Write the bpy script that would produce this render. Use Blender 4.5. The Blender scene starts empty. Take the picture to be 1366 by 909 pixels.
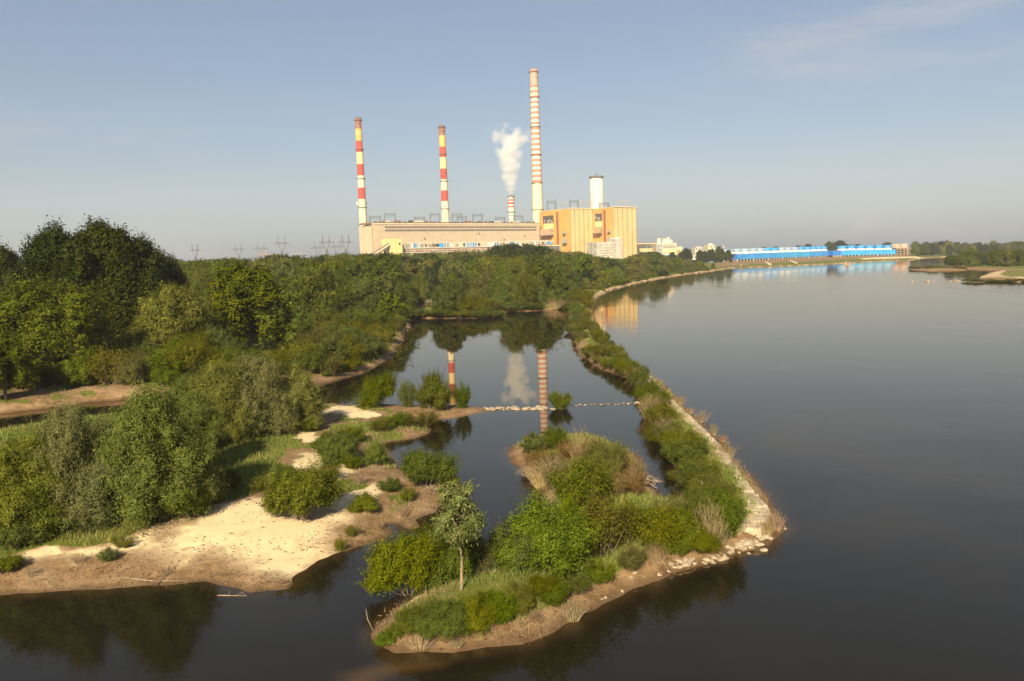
import bpy, math, random
import numpy as np
from mathutils import Vector, Matrix

R = math.radians
rnd = random.Random(7)
scene = bpy.context.scene
col = scene.collection
PI = math.pi

# ------------------------------------------------------------------ camera
CAM_H, FPX, CX, CY = 15.0, 1100.0, 683.0, 454.5
ROLL = R(1.9)
PITCH = math.atan(108.5 * math.cos(ROLL) / FPX)
fwd = Vector((0, math.cos(PITCH), -math.sin(PITCH)))
up0 = Vector((0, math.sin(PITCH), math.cos(PITCH)))
rt0 = Vector((1, 0, 0))
RT = rt0 * math.cos(ROLL) - up0 * math.sin(ROLL)
UP = up0 * math.cos(ROLL) + rt0 * math.sin(ROLL)
EYE = Vector((0, 0, CAM_H))
cd = bpy.data.cameras.new('camera')
cd.sensor_width = 36.0
cd.lens = 36.0 * FPX / 1366.0
cd.clip_start = 0.5
cd.clip_end = 30000
cam = bpy.data.objects.new('camera', cd)
m = Matrix((RT, UP, -fwd)).transposed().to_4x4()
m.translation = EYE
cam.matrix_world = m
col.objects.link(cam)
scene.camera = cam


def ray(px, py):
    return fwd + RT * ((px - CX) / FPX) + UP * ((CY - py) / FPX)


def at(px, py, Y):
    d = ray(px, py)
    return EYE + d * (Y / d.y)


def on_z(px, py, z=0.0):
    d = ray(px, py)
    if d.z > -0.0025:
        d.z = -0.0025
    return EYE + d * ((z - CAM_H) / d.z)


def proj(p):
    v = Vector(p) - EYE
    w = v.dot(fwd)
    return CX + FPX * v.dot(RT) / w, CY - FPX * v.dot(UP) / w, w


def horizon(px):
    return 346.0 - math.tan(ROLL) * (px - CX)


# ------------------------------------------------------------------ noise
def vnoise(x, y, seed=0):
    xi = np.floor(x).astype(np.int64)
    yi = np.floor(y).astype(np.int64)
    fx, fy = x - xi, y - yi
    fx = fx * fx * (3 - 2 * fx)
    fy = fy * fy * (3 - 2 * fy)

    def h(a, b):
        n = (a * 374761393 + b * 668265263 + seed * 1442695041) & 0x7fffffff
        n = ((n ^ (n >> 13)) * 1274126177) & 0x7fffffff
        return ((n ^ (n >> 16)) & 0xffff) / 65535.0
    a, b, c, d = h(xi, yi), h(xi + 1, yi), h(xi, yi + 1), h(xi + 1, yi + 1)
    return (a * (1 - fx) + b * fx) * (1 - fy) + (c * (1 - fx) + d * fx) * fy


def fbm(x, y, scale, seed=0, octs=4):
    s, amp, tot = 0, 1.0, 0
    for o in range(octs):
        s = s + amp * vnoise(x / scale * 2 ** o, y / scale * 2 ** o, seed + o)
        tot += amp
        amp *= 0.55
    return s / tot * 2 - 1


def sstep(a, b, x):
    t = np.clip((x - a) / (b - a), 0, 1)
    return t * t * (3 - 2 * t)


# ------------------------------------------------------------------ terrain outline (traced on the waterline, z = 0)
def wpoly(pts):
    return np.array([tuple(on_z(px, py))[:2] for px, py in pts])


POLY_SPIT = wpoly([(-160, 803), (0, 793), (60, 790), (120, 786), (200, 781), (270, 777), (310, 786), (345, 790), (382, 785),
                   (395, 765), (420, 750), (452, 737), (486, 728), (510, 720), (525, 709), (518, 701), (530, 700), (548, 706),
                   (560, 704), (556, 694), (580, 686), (600, 668), (606, 652), (600, 636), (575, 628), (545, 630), (530, 622),
                   (520, 605), (512, 592), (525, 588), (549, 586), (570, 579), (575, 572), (560, 566), (575, 561), (600, 558),
                   (617, 556), (645, 550), (652, 546), (640, 543), (600, 541), (560, 541), (530, 541), (495, 538), (470, 541),
                   (440, 538), (400, 547), (300, 553), (200, 552), (150, 553), (90, 558), (40, 566), (0, 575), (-160, 600)])
tipX = on_z(1227, 345)
POLY_MAIN = np.concatenate([wpoly([(-400, 585), (-120, 560), (0, 552), (60, 546), (110, 538), (165, 534), (300, 529), (400, 521), (438, 510),
                   (470, 502), (487, 497), (505, 488), (520, 478), (529, 466), (533, 458), (540, 445), (545, 436), (548, 428),
                   (552, 425), (600, 425), (640, 425), (668, 424), (674, 421.5), (660, 419), (645, 417), (671, 416.5), (732, 414.5),
                   (758, 412), (766, 408), (763, 436), (770, 470), (795, 488), (826, 502), (851, 512), (866, 534), (860, 552),
                   (880, 580), (893, 600), (906, 622), (911, 655), (900, 672), (884, 668), (877, 660), (872, 646), (858, 622),
                   (846, 608), (826, 595), (795, 586), (745, 588), (705, 591), (683, 598), (678, 606), (690, 622), (706, 640),
                   (720, 655), (720, 680), (704, 705), (692, 735), (665, 756), (640, 766), (600, 782), (555, 796), (522, 815),
                   (504, 834), (498, 852), (525, 870), (574, 872), (636, 866), (706, 854), (763, 833), (800, 811), (840, 788),
                   (893, 766), (936, 755), (967, 748), (985, 738), (1011, 732), (1025, 726), (1049, 706), (1040, 695), (1027, 668),
                   (1006, 640), (976, 608), (932, 562), (884, 510), (860, 497), (819, 474), (793, 440), (791, 404), (800, 394),
                   (812, 388), (845, 379), (880, 372), (915, 366), (950, 362), (975, 358), (1050, 355), (1110, 352.5), (1150, 350),
                   (1190, 348), (1215, 347.5), (1227, 345)]),
    np.array([(560, 1040), (575, 1110), (640, 1090), (900, 1000), (1500, 900), (6000, 900), (6000, 9000), (-6000, 9000), (-6000, 200), (-500, 80)])])
POLY_POOL = wpoly([(545, 411), (575, 405), (592, 401.5), (612, 400), (630, 402), (640, 407), (625, 411), (590, 412.5)])
POLY_EAST = wpoly([(1262, 354), (1275, 359), (1300, 360), (1330, 361), (1345, 362.5), (1320, 364), (1306, 370), (1316, 373.5),
                   (1400, 375), (1600, 376), (1600, 350), (1400, 347), (1300, 347.5), (1270, 349.5)])
POLY_REED = wpoly([(1213, 360), (1235, 361.5), (1262, 361), (1290, 361), (1285, 358), (1262, 356), (1240, 357), (1213, 359)])
POLY_BAR = wpoly([(1288, 375), (1310, 376.5), (1366, 377), (1500, 378), (1500, 376), (1366, 374.5), (1310, 374.5)])


def sdf(P, X, Y):
    n = len(P)
    d2 = np.full(X.shape, 1e18)
    ins = np.zeros(X.shape, bool)
    for i in range(n):
        ax, ay = P[i]
        bx, by = P[(i + 1) % n]
        ex, ey = bx - ax, by - ay
        wx, wy = X - ax, Y - ay
        t = np.clip((wx * ex + wy * ey) / (ex * ex + ey * ey + 1e-9), 0, 1)
        qx, qy = wx - ex * t, wy - ey * t
        d2 = np.minimum(d2, qx * qx + qy * qy)
        if by != ay:
            c = ((ay > Y) != (by > Y)) & (X < ex * (Y - ay) / (by - ay) + ax)
            ins ^= c
    d = np.sqrt(d2)
    return np.where(ins, d, -d)


def terrain(X, Y):
    """height and bank distances at world points"""
    X = np.asarray(X, float)
    Y = np.asarray(Y, float)
    r = np.hypot(X, Y)
    wob = fbm(X, Y, 3.0, 3, 3) * np.clip(r / 160, 0.3, 2.0) + fbm(X, Y, 0.9, 13, 2) * 0.16
    dA = sdf(POLY_SPIT, X, Y) + wob
    dB = np.minimum(sdf(POLY_MAIN, X, Y), -sdf(POLY_POOL, X, Y)) + wob
    dE = np.maximum(np.maximum(sdf(POLY_EAST, X, Y), sdf(POLY_REED, X, Y)), sdf(POLY_BAR, X, Y)) + wob * 0.5

    def prof(d, h, s):
        return np.where(d > 0, h * (1 - np.exp(-np.maximum(d, 0) / s)), np.maximum(d * 0.22, -2.5))
    zA = prof(dA, 0.75, 4.0)
    zB = prof(dB, 1.15, 1.8) + np.clip((dB - 12) * 0.02, 0, 2.0)
    zE = prof(dE, 1.2, 4.0)
    # river bank in front of the cooling cells is lower and broader
    z = np.maximum(np.maximum(zA, zB), zE)
    land = sstep(0.0, 1.2, z)
    z = z + land * (fbm(X, Y, 6.0, 21, 4) * 0.22 + fbm(X, Y, 1.1, 22, 3) * 0.07)
    return z, dA, dB, dE


def ground_at(px, py):
    """first point where the line of sight meets the land (or the water)"""
    a, b_ = on_z(px, py, 3.2), on_z(px, py, 0.0)
    t = np.linspace(0, 1, 49)
    X, Y, Zr = (a[i] + (b_[i] - a[i]) * t for i in range(3))
    Zt = terrain(X, Y)[0]
    hit = np.nonzero(Zr <= Zt)[0]
    if len(hit) == 0:
        return b_
    k = max(int(hit[0]), 1)
    d0, d1 = Zr[k - 1] - Zt[k - 1], Zr[k] - Zt[k]
    f = float(np.clip(d0 / (d0 - d1 + 1e-9), 0, 1))
    x, y = X[k - 1] + (X[k] - X[k - 1]) * f, Y[k - 1] + (Y[k] - Y[k - 1]) * f
    return Vector((x, y, max(0.0, float(terrain(np.array([x]), np.array([y]))[0][0]))))


# ------------------------------------------------------------------ materials
def new_mat(name):
    mt = bpy.data.materials.new(name)
    mt.use_nodes = True
    nt = mt.node_tree
    nt.nodes.clear()
    out = nt.nodes.new('ShaderNodeOutputMaterial')
    return mt, nt, out


def N(nt, t, **kw):
    n = nt.nodes.new(t)
    for k, v in kw.items():
        if hasattr(n, k):
            setattr(n, k, v)
    return n


def L(nt, a, b):
    nt.links.new(a, b)


def mixc(nt, fac, a, b, blend='MIX'):
    n = nt.nodes.new('ShaderNodeMix')
    n.data_type = 'RGBA'
    n.blend_type = blend
    for s, v in ((n.inputs[0], fac), (n.inputs[6], a), (n.inputs[7], b)):
        if isinstance(v, (int, float)):
            s.default_value = v
        elif isinstance(v, tuple):
            s.default_value = (*v, 1)
        else:
            nt.links.new(v, s)
    return n.outputs[2]


def math_n(nt, op, a, b=None, clamp=False):
    n = nt.nodes.new('ShaderNodeMath')
    n.operation = op
    n.use_clamp = clamp
    for i, v in enumerate((a, b)):
        if v is None:
            continue
        if isinstance(v, (int, float)):
            n.inputs[i].default_value = v
        else:
            nt.links.new(v, n.inputs[i])
    return n.outputs[0]


def noise_n(nt, vec, scale, detail=4, rough=0.55):
    n = nt.nodes.new('ShaderNodeTexNoise')
    n.inputs['Scale'].default_value = scale
    n.inputs['Detail'].default_value = detail
    n.inputs['Roughness'].default_value = rough
    nt.links.new(vec, n.inputs['Vector'])
    return n.outputs['Fac']


def ramp(nt, fac, a, b):
    n = nt.nodes.new('ShaderNodeMapRange')
    n.interpolation_type = 'SMOOTHSTEP'
    n.inputs['From Min'].default_value = a
    n.inputs['From Max'].default_value = b
    nt.links.new(fac, n.inputs['Value'])
    return n.outputs['Result']


def paint(name, c, rough=0.7, var=0.25, scale=0.25, streak=True, metallic=0.0, dirt=(0.18, 0.14, 0.1), dirt_amt=0.35):
    """weathered painted / concrete surface: mottling and vertical run stains"""
    mt, nt, out = new_mat(name)
    b = N(nt, 'ShaderNodeBsdfPrincipled')
    b.inputs['Roughness'].default_value = rough
    b.inputs['Metallic'].default_value = metallic
    b.inputs['Specular IOR Level'].default_value = 0.25
    tc = N(nt, 'ShaderNodeTexCoord')
    mp = N(nt, 'ShaderNodeMapping')
    mp.inputs['Scale'].default_value = (1, 1, 0.12 if streak else 1)
    L(nt, tc.outputs['Object'], mp.inputs[0])
    n1 = noise_n(nt, tc.outputs['Object'], scale, 5)
    n2 = noise_n(nt, mp.outputs[0], scale * 2.2, 4)
    dark = tuple(x * (1 - var) for x in c)
    light = tuple(min(1, x * (1 + var * 0.6)) for x in c)
    base = mixc(nt, ramp(nt, n1, 0.3, 0.7), dark, light)
    s = math_n(nt, 'MULTIPLY', ramp(nt, n2, 0.52, 0.75), dirt_amt)
    L(nt, mixc(nt, s, base, dirt), b.inputs['Base Color'])
    L(nt, b.outputs[0], out.inputs[0])
    return mt


def leaf_mat(name, c_dark, c_light, trans=0.35, vary=0.25, dry=None):
    mt, nt, out = new_mat(name)
    at_ = N(nt, 'ShaderNodeAttribute', attribute_name='tint')
    oi = N(nt, 'ShaderNodeObjectInfo')
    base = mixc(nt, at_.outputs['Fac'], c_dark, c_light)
    hs = N(nt, 'ShaderNodeHueSaturation')
    mr = N(nt, 'ShaderNodeMapRange')
    mr.inputs['To Min'].default_value = 0.484
    mr.inputs['To Max'].default_value = 0.520
    L(nt, oi.outputs['Random'], mr.inputs['Value'])
    L(nt, mr.outputs[0], hs.inputs['Hue'])
    r2 = math_n(nt, 'FRACT', math_n(nt, 'MULTIPLY', oi.outputs['Random'], 17.3))
    v = math_n(nt, 'ADD', math_n(nt, 'MULTIPLY', r2, vary * 2), 1 - vary)
    L(nt, v, hs.inputs['Value'])
    r3 = math_n(nt, 'FRACT', math_n(nt, 'MULTIPLY', oi.outputs['Random'], 41.7))
    L(nt, math_n(nt, 'ADD', math_n(nt, 'MULTIPLY', r3, 0.3), 0.82), hs.inputs['Saturation'])
    L(nt, base, hs.inputs['Color'])
    c = hs.outputs[0]
    if dry:
        c = mixc(nt, ramp(nt, at_.outputs['Fac'], 0.93, 0.985), c, dry)
    d = N(nt, 'ShaderNodeBsdfPrincipled')
    d.inputs['Roughness'].default_value = 0.55
    d.inputs['Specular IOR Level'].default_value = 0.06
    L(nt, c, d.inputs['Base Color'])
    t = N(nt, 'ShaderNodeBsdfTranslucent')
    L(nt, mixc(nt, 1.0, c, (1.0, 0.95, 0.45), 'MULTIPLY'), t.inputs['Color'])
    mx = N(nt, 'ShaderNodeMixShader')
    mx.inputs[0].default_value = trans
    L(nt, d.outputs[0], mx.inputs[1])
    L(nt, t.outputs[0], mx.inputs[2])
    L(nt, mx.outputs[0], out.inputs[0])
    return mt


M = {}
M['bark'] = paint('bark', (0.16, 0.12, 0.085), 0.9, 0.35, 3.0)
M['bark_pale'] = paint('bark_pale', (0.24, 0.165, 0.10), 0.9, 0.4, 5.0, dirt=(0.4, 0.33, 0.25))
M['twig'] = leaf_mat('twig', (0.27, 0.19, 0.105), (0.40, 0.30, 0.18), 0.0, 0.15)
M['drift_dark'] = leaf_mat('washed_up_litter', (0.10, 0.07, 0.04), (0.27, 0.19, 0.11), 0.0, 0.1)
M['drift'] = paint('driftwood', (0.30, 0.235, 0.155), 0.9, 0.3, 4.0)
M['willow'] = leaf_mat('willow_leaf', (0.036, 0.041, 0.004), (0.190, 0.190, 0.026), 0.16, 0.30)
M['willow_grey'] = leaf_mat('grey_willow_leaf', (0.038, 0.046, 0.005), (0.205, 0.212, 0.045), 0.16, 0.18)
M['poplar'] = leaf_mat('poplar_leaf', (0.012, 0.019, 0.0015), (0.052, 0.067, 0.005), 0.14, 0.36)
M['alder'] = leaf_mat('alder_leaf', (0.026, 0.039, 0.002), (0.135, 0.158, 0.011), 0.16, 0.30)
M['shrub'] = leaf_mat('shrub_leaf', (0.030, 0.044, 0.002), (0.125, 0.145, 0.011), 0.14, 0.14)
M['shrub_bright'] = leaf_mat('bright_shrub_leaf', (0.040, 0.060, 0.003), (0.158, 0.188, 0.013), 0.15, 0.10)
M['shrub_olive'] = leaf_mat('olive_shrub_leaf', (0.050, 0.053, 0.004), (0.148, 0.138, 0.014), 0.15, 0.2, dry=(0.25, 0.14, 0.04))
M['rusty'] = leaf_mat('rusty_scrub_leaf', (0.085, 0.052, 0.016), (0.235, 0.150, 0.055), 0.15, 0.15, dry=(0.12, 0.13, 0.02))
M['silver'] = leaf_mat('silver_leaf', (0.080, 0.095, 0.022), (0.235, 0.240, 0.085), 0.2, 0.1, dry=(0.40, 0.25, 0.10))
M['grass'] = leaf_mat('grass_blade', (0.080, 0.110, 0.006), (0.270, 0.310, 0.034), 0.3, 0.05, dry=(0.36, 0.26, 0.10))
M['dry_grass'] = leaf_mat('dry_grass_blade', (0.17, 0.12, 0.06), (0.40, 0.30, 0.16), 0.2, 0.05)
M['rock'] = paint('pale_rock', (0.33, 0.26, 0.175), 0.85, 0.4, 2.0, streak=False, dirt_amt=0.6)
M['wet_rock'] = paint('dark_rock', (0.15, 0.11, 0.075), 0.7, 0.4, 2.0, streak=False)
M['crest'] = paint('stone_paving', (0.40, 0.32, 0.21), 0.9, 0.4, 0.7, streak=False, dirt_amt=0.6)

M['concrete'] = paint('concrete', (0.56, 0.45, 0.31), 0.85, 0.18, 0.08, dirt=(0.30, 0.22, 0.15), dirt_amt=0.5)
M['concrete_grey'] = paint('grey_concrete', (0.42, 0.37, 0.30), 0.9, 0.3, 0.2, dirt_amt=0.5)
M['white'] = paint('white_paint', (0.57, 0.53, 0.44), 0.7, 0.12, 0.1, dirt_amt=0.25)
M['cream'] = paint('cream_paint', (0.68, 0.58, 0.38), 0.7, 0.12, 0.1, dirt_amt=0.25)
M['yellow'] = paint('yellow_paint', (0.64, 0.475, 0.22), 0.7, 0.10, 0.06, dirt=(0.42, 0.28, 0.11), dirt_amt=0.35)
M['orange'] = paint('end_wall_orange', (0.50, 0.29, 0.075), 0.7, 0.14, 0.06, dirt=(0.34, 0.18, 0.07), dirt_amt=0.3)  # end wall tone, darker and more orange than the facade yellow
M['stack_yellow'] = paint('stack_yellow', (0.72, 0.56, 0.24), 0.7, 0.12, 0.1, dirt_amt=0.25)
M['stack_orange'] = paint('stack_orange', (0.66, 0.40, 0.10), 0.7, 0.15, 0.1, dirt_amt=0.3)
M['red'] = paint('red_paint', (0.48, 0.065, 0.038), 0.7, 0.18, 0.1, dirt=(0.26, 0.07, 0.045), dirt_amt=0.45)
M['brick_red'] = paint('faded_red_paint', (0.50, 0.21, 0.13), 0.8, 0.12, 0.1, dirt_amt=0.2)
M['stair_red'] = paint('dark_red_panel', (0.27, 0.075, 0.038), 0.7, 0.2, 0.2)
M['yellow_deep'] = paint('deep_yellow_paint', (0.68, 0.48, 0.20), 0.7, 0.12, 0.06)
M['rust'] = paint('sooty_red', (0.30, 0.12, 0.075), 0.8, 0.3, 0.2, dirt=(0.16, 0.12, 0.1), dirt_amt=0.6)
M['soot_and_shade'] = paint('soot_and_shade', (0.16, 0.12, 0.10), 0.9, 0.3, 0.3)  # sooty dark tone, also used for the painted shade under the hopper boxes
M['stain'] = paint('smoke_stained_concrete', (0.40, 0.32, 0.24), 0.9, 0.2, 0.1)
M['steel'] = paint('galvanised_steel', (0.14, 0.14, 0.14), 0.6, 0.2, 1.0)
M['steel_white'] = paint('pale_steel', (0.36, 0.35, 0.32), 0.6, 0.1, 1.0)
M['dark'] = paint('dark_opening', (0.045, 0.038, 0.032), 0.8, 0.5, 0.4)
M['glass_band'] = paint('window_band', (0.13, 0.115, 0.095), 0.4, 0.5, 0.6)
M['grey_window'] = paint('grey_glazing', (0.30, 0.28, 0.25), 0.4, 0.3, 0.5)
M['blue'] = paint('blue_panel', (0.035, 0.26, 0.58), 0.55, 0.12, 0.05, dirt=(0.03, 0.17, 0.42), dirt_amt=0.4)
M['blue_light'] = paint('light_blue_panel', (0.04, 0.31, 0.58), 0.55, 0.12, 0.05, dirt=(0.03, 0.22, 0.42), dirt_amt=0.4)
M['blue_deep'] = paint('deep_blue_panel', (0.025, 0.16, 0.48), 0.55, 0.12, 0.05)
M['blue_pale'] = paint('faded_blue_panel', (0.23, 0.34, 0.44), 0.6, 0.15, 0.1)
M['brown_conc'] = paint('brown_concrete', (0.38, 0.27, 0.19), 0.9, 0.2, 0.2)
M['green_paint'] = paint('green_paint', (0.12, 0.3, 0.2), 0.7, 0.2, 0.2)
M['roof_dark'] = paint('bitumen_roof', (0.16, 0.10, 0.07), 0.9, 0.3, 0.1, streak=False)


mt, nt, out = new_mat('concrete_panels')
b = N(nt, 'ShaderNodeBsdfPrincipled')
b.inputs['Roughness'].default_value = 0.85
tc = N(nt, 'ShaderNodeTexCoord')
sx = N(nt, 'ShaderNodeSeparateXYZ')
L(nt, tc.outputs['Object'], sx.inputs[0])
cx_n = N(nt, 'ShaderNodeCombineXYZ')
L(nt, math_n(nt, 'ADD', sx.outputs[0], sx.outputs[1]), cx_n.inputs[0])
L(nt, sx.outputs[2], cx_n.inputs[1])
br = N(nt, 'ShaderNodeTexBrick')
br.offset = 0.0
br.inputs['Color1'].default_value = (0.54, 0.43, 0.295, 1)
br.inputs['Color2'].default_value = (0.47, 0.37, 0.25, 1)
br.inputs['Mortar'].default_value = (0.32, 0.24, 0.16, 1)
br.inputs['Scale'].default_value = 1.0
br.inputs['Mortar Size'].default_value = 0.12
br.inputs['Brick Width'].default_value = 6.0
br.inputs['Row Height'].default_value = 3.0
L(nt, cx_n.outputs[0], br.inputs['Vector'])
n_a = noise_n(nt, tc.outputs['Object'], 0.06, 6, 0.65)
n_b = noise_n(nt, tc.outputs['Object'], 0.7, 4, 0.7)
c = mixc(nt, math_n(nt, 'MULTIPLY', ramp(nt, n_a, 0.48, 0.72), 0.45), br.outputs['Color'], (0.42, 0.32, 0.21))
c = mixc(nt, math_n(nt, 'MULTIPLY', ramp(nt, n_b, 0.62, 0.72), 0.5), c, (0.36, 0.26, 0.17))
L(nt, c, b.inputs['Base Color'])
L(nt, b.outputs[0], out.inputs[0])
M['panels'] = mt


# ------------------------------------------------------------------ mesh helpers
class MB:
    def __init__(self):
        self.v, self.f, self.mi, self.mats = [], [], [], []

    def slot(self, mt):
        if mt not in self.mats:
            self.mats.append(mt)
        return self.mats.index(mt)

    def quad(self, pts, mt):
        n = len(self.v)
        self.v += [tuple(p) for p in pts]
        self.f.append(tuple(range(n, n + len(pts))))
        self.mi.append(self.slot(mt))

    def box(self, c, size, mt, rz=0.0):
        cx, cy, cz = c
        sx, sy, sz = (s / 2 for s in size)
        ca, sa = math.cos(rz), math.sin(rz)
        n = len(self.v)
        for dz in (-sz, sz):
            for dx, dy in ((-sx, -sy), (sx, -sy), (sx, sy), (-sx, sy)):
                self.v.append((cx + dx * ca - dy * sa, cy + dx * sa + dy * ca, cz + dz))
        s = self.slot(mt)
        for f in ((3, 2, 1, 0), (4, 5, 6, 7), (0, 1, 5, 4), (1, 2, 6, 5), (2, 3, 7, 6), (3, 0, 4, 7)):
            self.f.append(tuple(n + i for i in f))
            self.mi.append(s)

    def prism(self, poly, z0, z1, mt, top=None):
        """footprint anticlockwise; z1 may be a list of heights"""
        n = len(self.v)
        k = len(poly)
        zt = z1 if isinstance(z1, (list, tuple)) else [z1] * k
        for p in poly:
            self.v.append((p[0], p[1], z0))
        for p, z in zip(poly, zt):
            self.v.append((p[0], p[1], z))
        s = self.slot(mt)
        for i in range(k):
            j = (i + 1) % k
            self.f.append((n + i, n + j, n + k + j, n + k + i))
            self.mi.append(s)
        self.f.append(tuple(n + k + i for i in range(k)))
        self.mi.append(self.slot(top or mt))
        self.f.append(tuple(n + i for i in reversed(range(k))))
        self.mi.append(s)

    def lathe(self, prof, mt, c=(0, 0, 0), seg=28, cap=True):
        """prof: list of (r, z, material of the ring above) or (r, z)"""
        n = len(self.v)
        for p in prof:
            for i in range(seg):
                a = 2 * PI * i / seg
                self.v.append((c[0] + p[0] * math.cos(a), c[1] + p[0] * math.sin(a), c[2] + p[1]))
        for k in range(len(prof) - 1):
            s = self.slot(prof[k][2] if len(prof[k]) > 2 else mt)
            for i in range(seg):
                j = (i + 1) % seg
                self.f.append((n + k * seg + i, n + k * seg + j, n + (k + 1) * seg + j, n + (k + 1) * seg + i))
                self.mi.append(s)
        if cap:
            s = self.slot(mt)
            self.f.append(tuple(n + (len(prof) - 1) * seg + i for i in range(seg)))
            self.mi.append(s)
            self.f.append(tuple(n + i for i in reversed(range(seg))))
            self.mi.append(s)

    def tube(self, pts, rad, mt, seg=6):
        pts = [Vector(p) for p in pts]
        rad = rad if isinstance(rad, (list, tuple)) else [rad] * len(pts)
        n = len(self.v)
        for k, p in enumerate(pts):
            d = (pts[min(k + 1, len(pts) - 1)] - pts[max(k - 1, 0)])
            d = d.normalized() if d.length > 1e-6 else Vector((0, 0, 1))
            a = d.cross(Vector((0.13, 0.97, 0.2)) if abs(d.z) > 0.7 else Vector((0, 0, 1))).normalized()
            b = d.cross(a)
            for i in range(seg):
                t = 2 * PI * i / seg
                self.v.append(tuple(p + (a * math.cos(t) + b * math.sin(t)) * rad[k]))
        s = self.slot(mt)
        for k in range(len(pts) - 1):
            for i in range(seg):
                j = (i + 1) % seg
                self.f.append((n + k * seg + i, n + k * seg + j, n + (k + 1) * seg + j, n + (k + 1) * seg + i))
                self.mi.append(s)
        self.f.append(tuple(n + i for i in range(seg)))
        self.mi.append(s)
        self.f.append(tuple(n + (len(pts) - 1) * seg + i for i in reversed(range(seg))))
        self.mi.append(s)

    def mesh(self, name, smooth=False):
        me = bpy.data.meshes.new(name)
        me.from_pydata(self.v, [], self.f)
        for mt in self.mats:
            me.materials.append(mt)
        me.polygons.foreach_set('material_index', self.mi)
        if smooth:
            me.polygons.foreach_set('use_smooth', [True] * len(self.f))
        me.update()
        return me

    def build(self, name, parent=None, smooth=False, loc=None):
        return link(name, self.mesh(name, smooth), parent, loc)


def link(name, me, parent=None, loc=None):
    o = bpy.data.objects.new(name, me)
    col.objects.link(o)
    if parent is not None:
        o.parent = parent
    if loc is not None:
        o.location = loc
    return o


def tag(o, label=None, cat=None, group=None, kind=None):
    if label:
        o['label'] = label
    if cat:
        o['category'] = cat
    if group:
        o['group'] = group
    if kind:
        o['kind'] = kind
    return o


def empty(name, loc, label, cat, group=None, rz=0.0):
    o = bpy.data.objects.new(name, None)
    o.empty_display_size = 0.5
    o.location = loc
    o.rotation_euler = (0, 0, rz)
    col.objects.link(o)
    return tag(o, label, cat, group)


def np_mesh(name, V, F, mats, tint=None, mat_idx=None):
    """V (n,3); F (m,k) uniform"""
    me = bpy.data.meshes.new(name)
    m_, k = F.shape
    me.vertices.add(len(V))
    me.vertices.foreach_set('co', V.astype(np.float32).ravel())
    me.loops.add(m_ * k)
    me.loops.foreach_set('vertex_index', F.astype(np.int32).ravel())
    me.polygons.add(m_)
    me.polygons.foreach_set('loop_start', np.arange(0, m_ * k, k, dtype=np.int32))
    for mt in mats:
        me.materials.append(mt)
    if mat_idx is not None:
        me.polygons.foreach_set('material_index', mat_idx.astype(np.int32))
    if tint is not None:
        a = me.attributes.new('tint', 'FLOAT', 'POINT')
        a.data.foreach_set('value', tint.astype(np.float32))
    me.update(calc_edges=True)
    me.validate()
    return me


def unit(a):
    return a / (np.linalg.norm(a, axis=1, keepdims=True) + 1e-9)


# ------------------------------------------------------------------ ground and water
def fan(r0, r1, ratio, a0, a1, da):
    nr = int(math.log(r1 / r0) / math.log(ratio)) + 1
    rs = r0 * ratio ** np.arange(nr + 1)
    as_ = np.radians(np.arange(a0, a1 + da * 0.5, da))
    A, Rr = np.meshgrid(as_, rs)
    X, Y = Rr * np.sin(A), Rr * np.cos(A)
    n0, n1 = X.shape
    idx = np.arange(n0 * n1).reshape(n0, n1)
    F = np.stack([idx[:-1, :-1], idx[:-1, 1:], idx[1:, 1:], idx[1:, :-1]], -1).reshape(-1, 4)
    return X.ravel(), Y.ravel(), F


GX, GY, GF = fan(18.0, 3400.0, 1.0075, -46, 46, 0.16)
GZ, DA, DB, DE = terrain(GX, GY)


def pmask(pts, soft=0.6, amp=1.2, seed=50):
    P = wpoly(pts)
    return sstep(-soft, soft, sdf(P, GX, GY) + fbm(GX, GY, 2.5, seed, 4) * amp)


n_big = fbm(GX, GY, 7.0, 41, 4)
n_mid = fbm(GX, GY, 2.2, 42, 4)
dist = np.hypot(GX, GY)
# sand patches
sand = np.zeros_like(GX)
sand = np.maximum(sand, pmask([(205, 728), (235, 703), (300, 688), (352, 678), (400, 690), (440, 692), (468, 684), (462, 700), (425, 722),
                               (402, 750), (388, 772), (340, 764), (290, 752), (240, 742)], 2.0, 1.8))
sand = np.maximum(sand, pmask([(20, 752), (60, 745), (130, 742), (205, 722), (232, 712), (215, 735), (160, 748), (80, 757), (25, 762)], 1.3, 2.0, 52))
sand = np.maximum(sand, pmask([(455, 690), (470, 668), (500, 655), (505, 670), (490, 684)], 0.5, 1.3, 53) * 0.8)
sand = np.maximum(sand, pmask([(385, 595), (410, 583), (432, 592), (440, 608), (425, 604), (400, 600)], 0.4, 1.6, 54) * 0.9)
sand = np.maximum(sand, pmask([(430, 560), (455, 545), (475, 548), (500, 560), (470, 570), (450, 560)], 0.4, 1.6, 55) * 0.85)
sand = np.maximum(sand, pmask([(380, 628), (405, 618), (445, 610), (470, 640), (455, 655), (430, 630), (395, 632)], 0.4, 1.8, 57) * 0.7)
sand = np.maximum(sand, pmask([(540, 812), (566, 792), (600, 782), (622, 776), (606, 792), (570, 806), (548, 820)], 0.25, 0.35, 56))
sand = np.maximum(sand, pmask([(655, 775), (690, 770), (725, 762), (790, 745), (770, 762), (700, 783), (660, 785)], 0.3, 0.8, 57) * 0.8)
sand = np.maximum(sand, sstep(4.5, 1.0, DB) * (DB > 0) * (GY > 290) * (GX > 20) * 0.33)          # stony strip along the river
sand = np.maximum(sand, pmask([(1300, 371), (1330, 364), (1366, 362), (1500, 361), (1500, 373), (1366, 374)], 2, 4, 58) * 0.42)
sand = np.maximum(sand, pmask([(1150, 348.5), (1190, 347), (1227, 345), (1225, 344), (1190, 345), (1150, 347)], 3, 5, 59))
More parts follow.
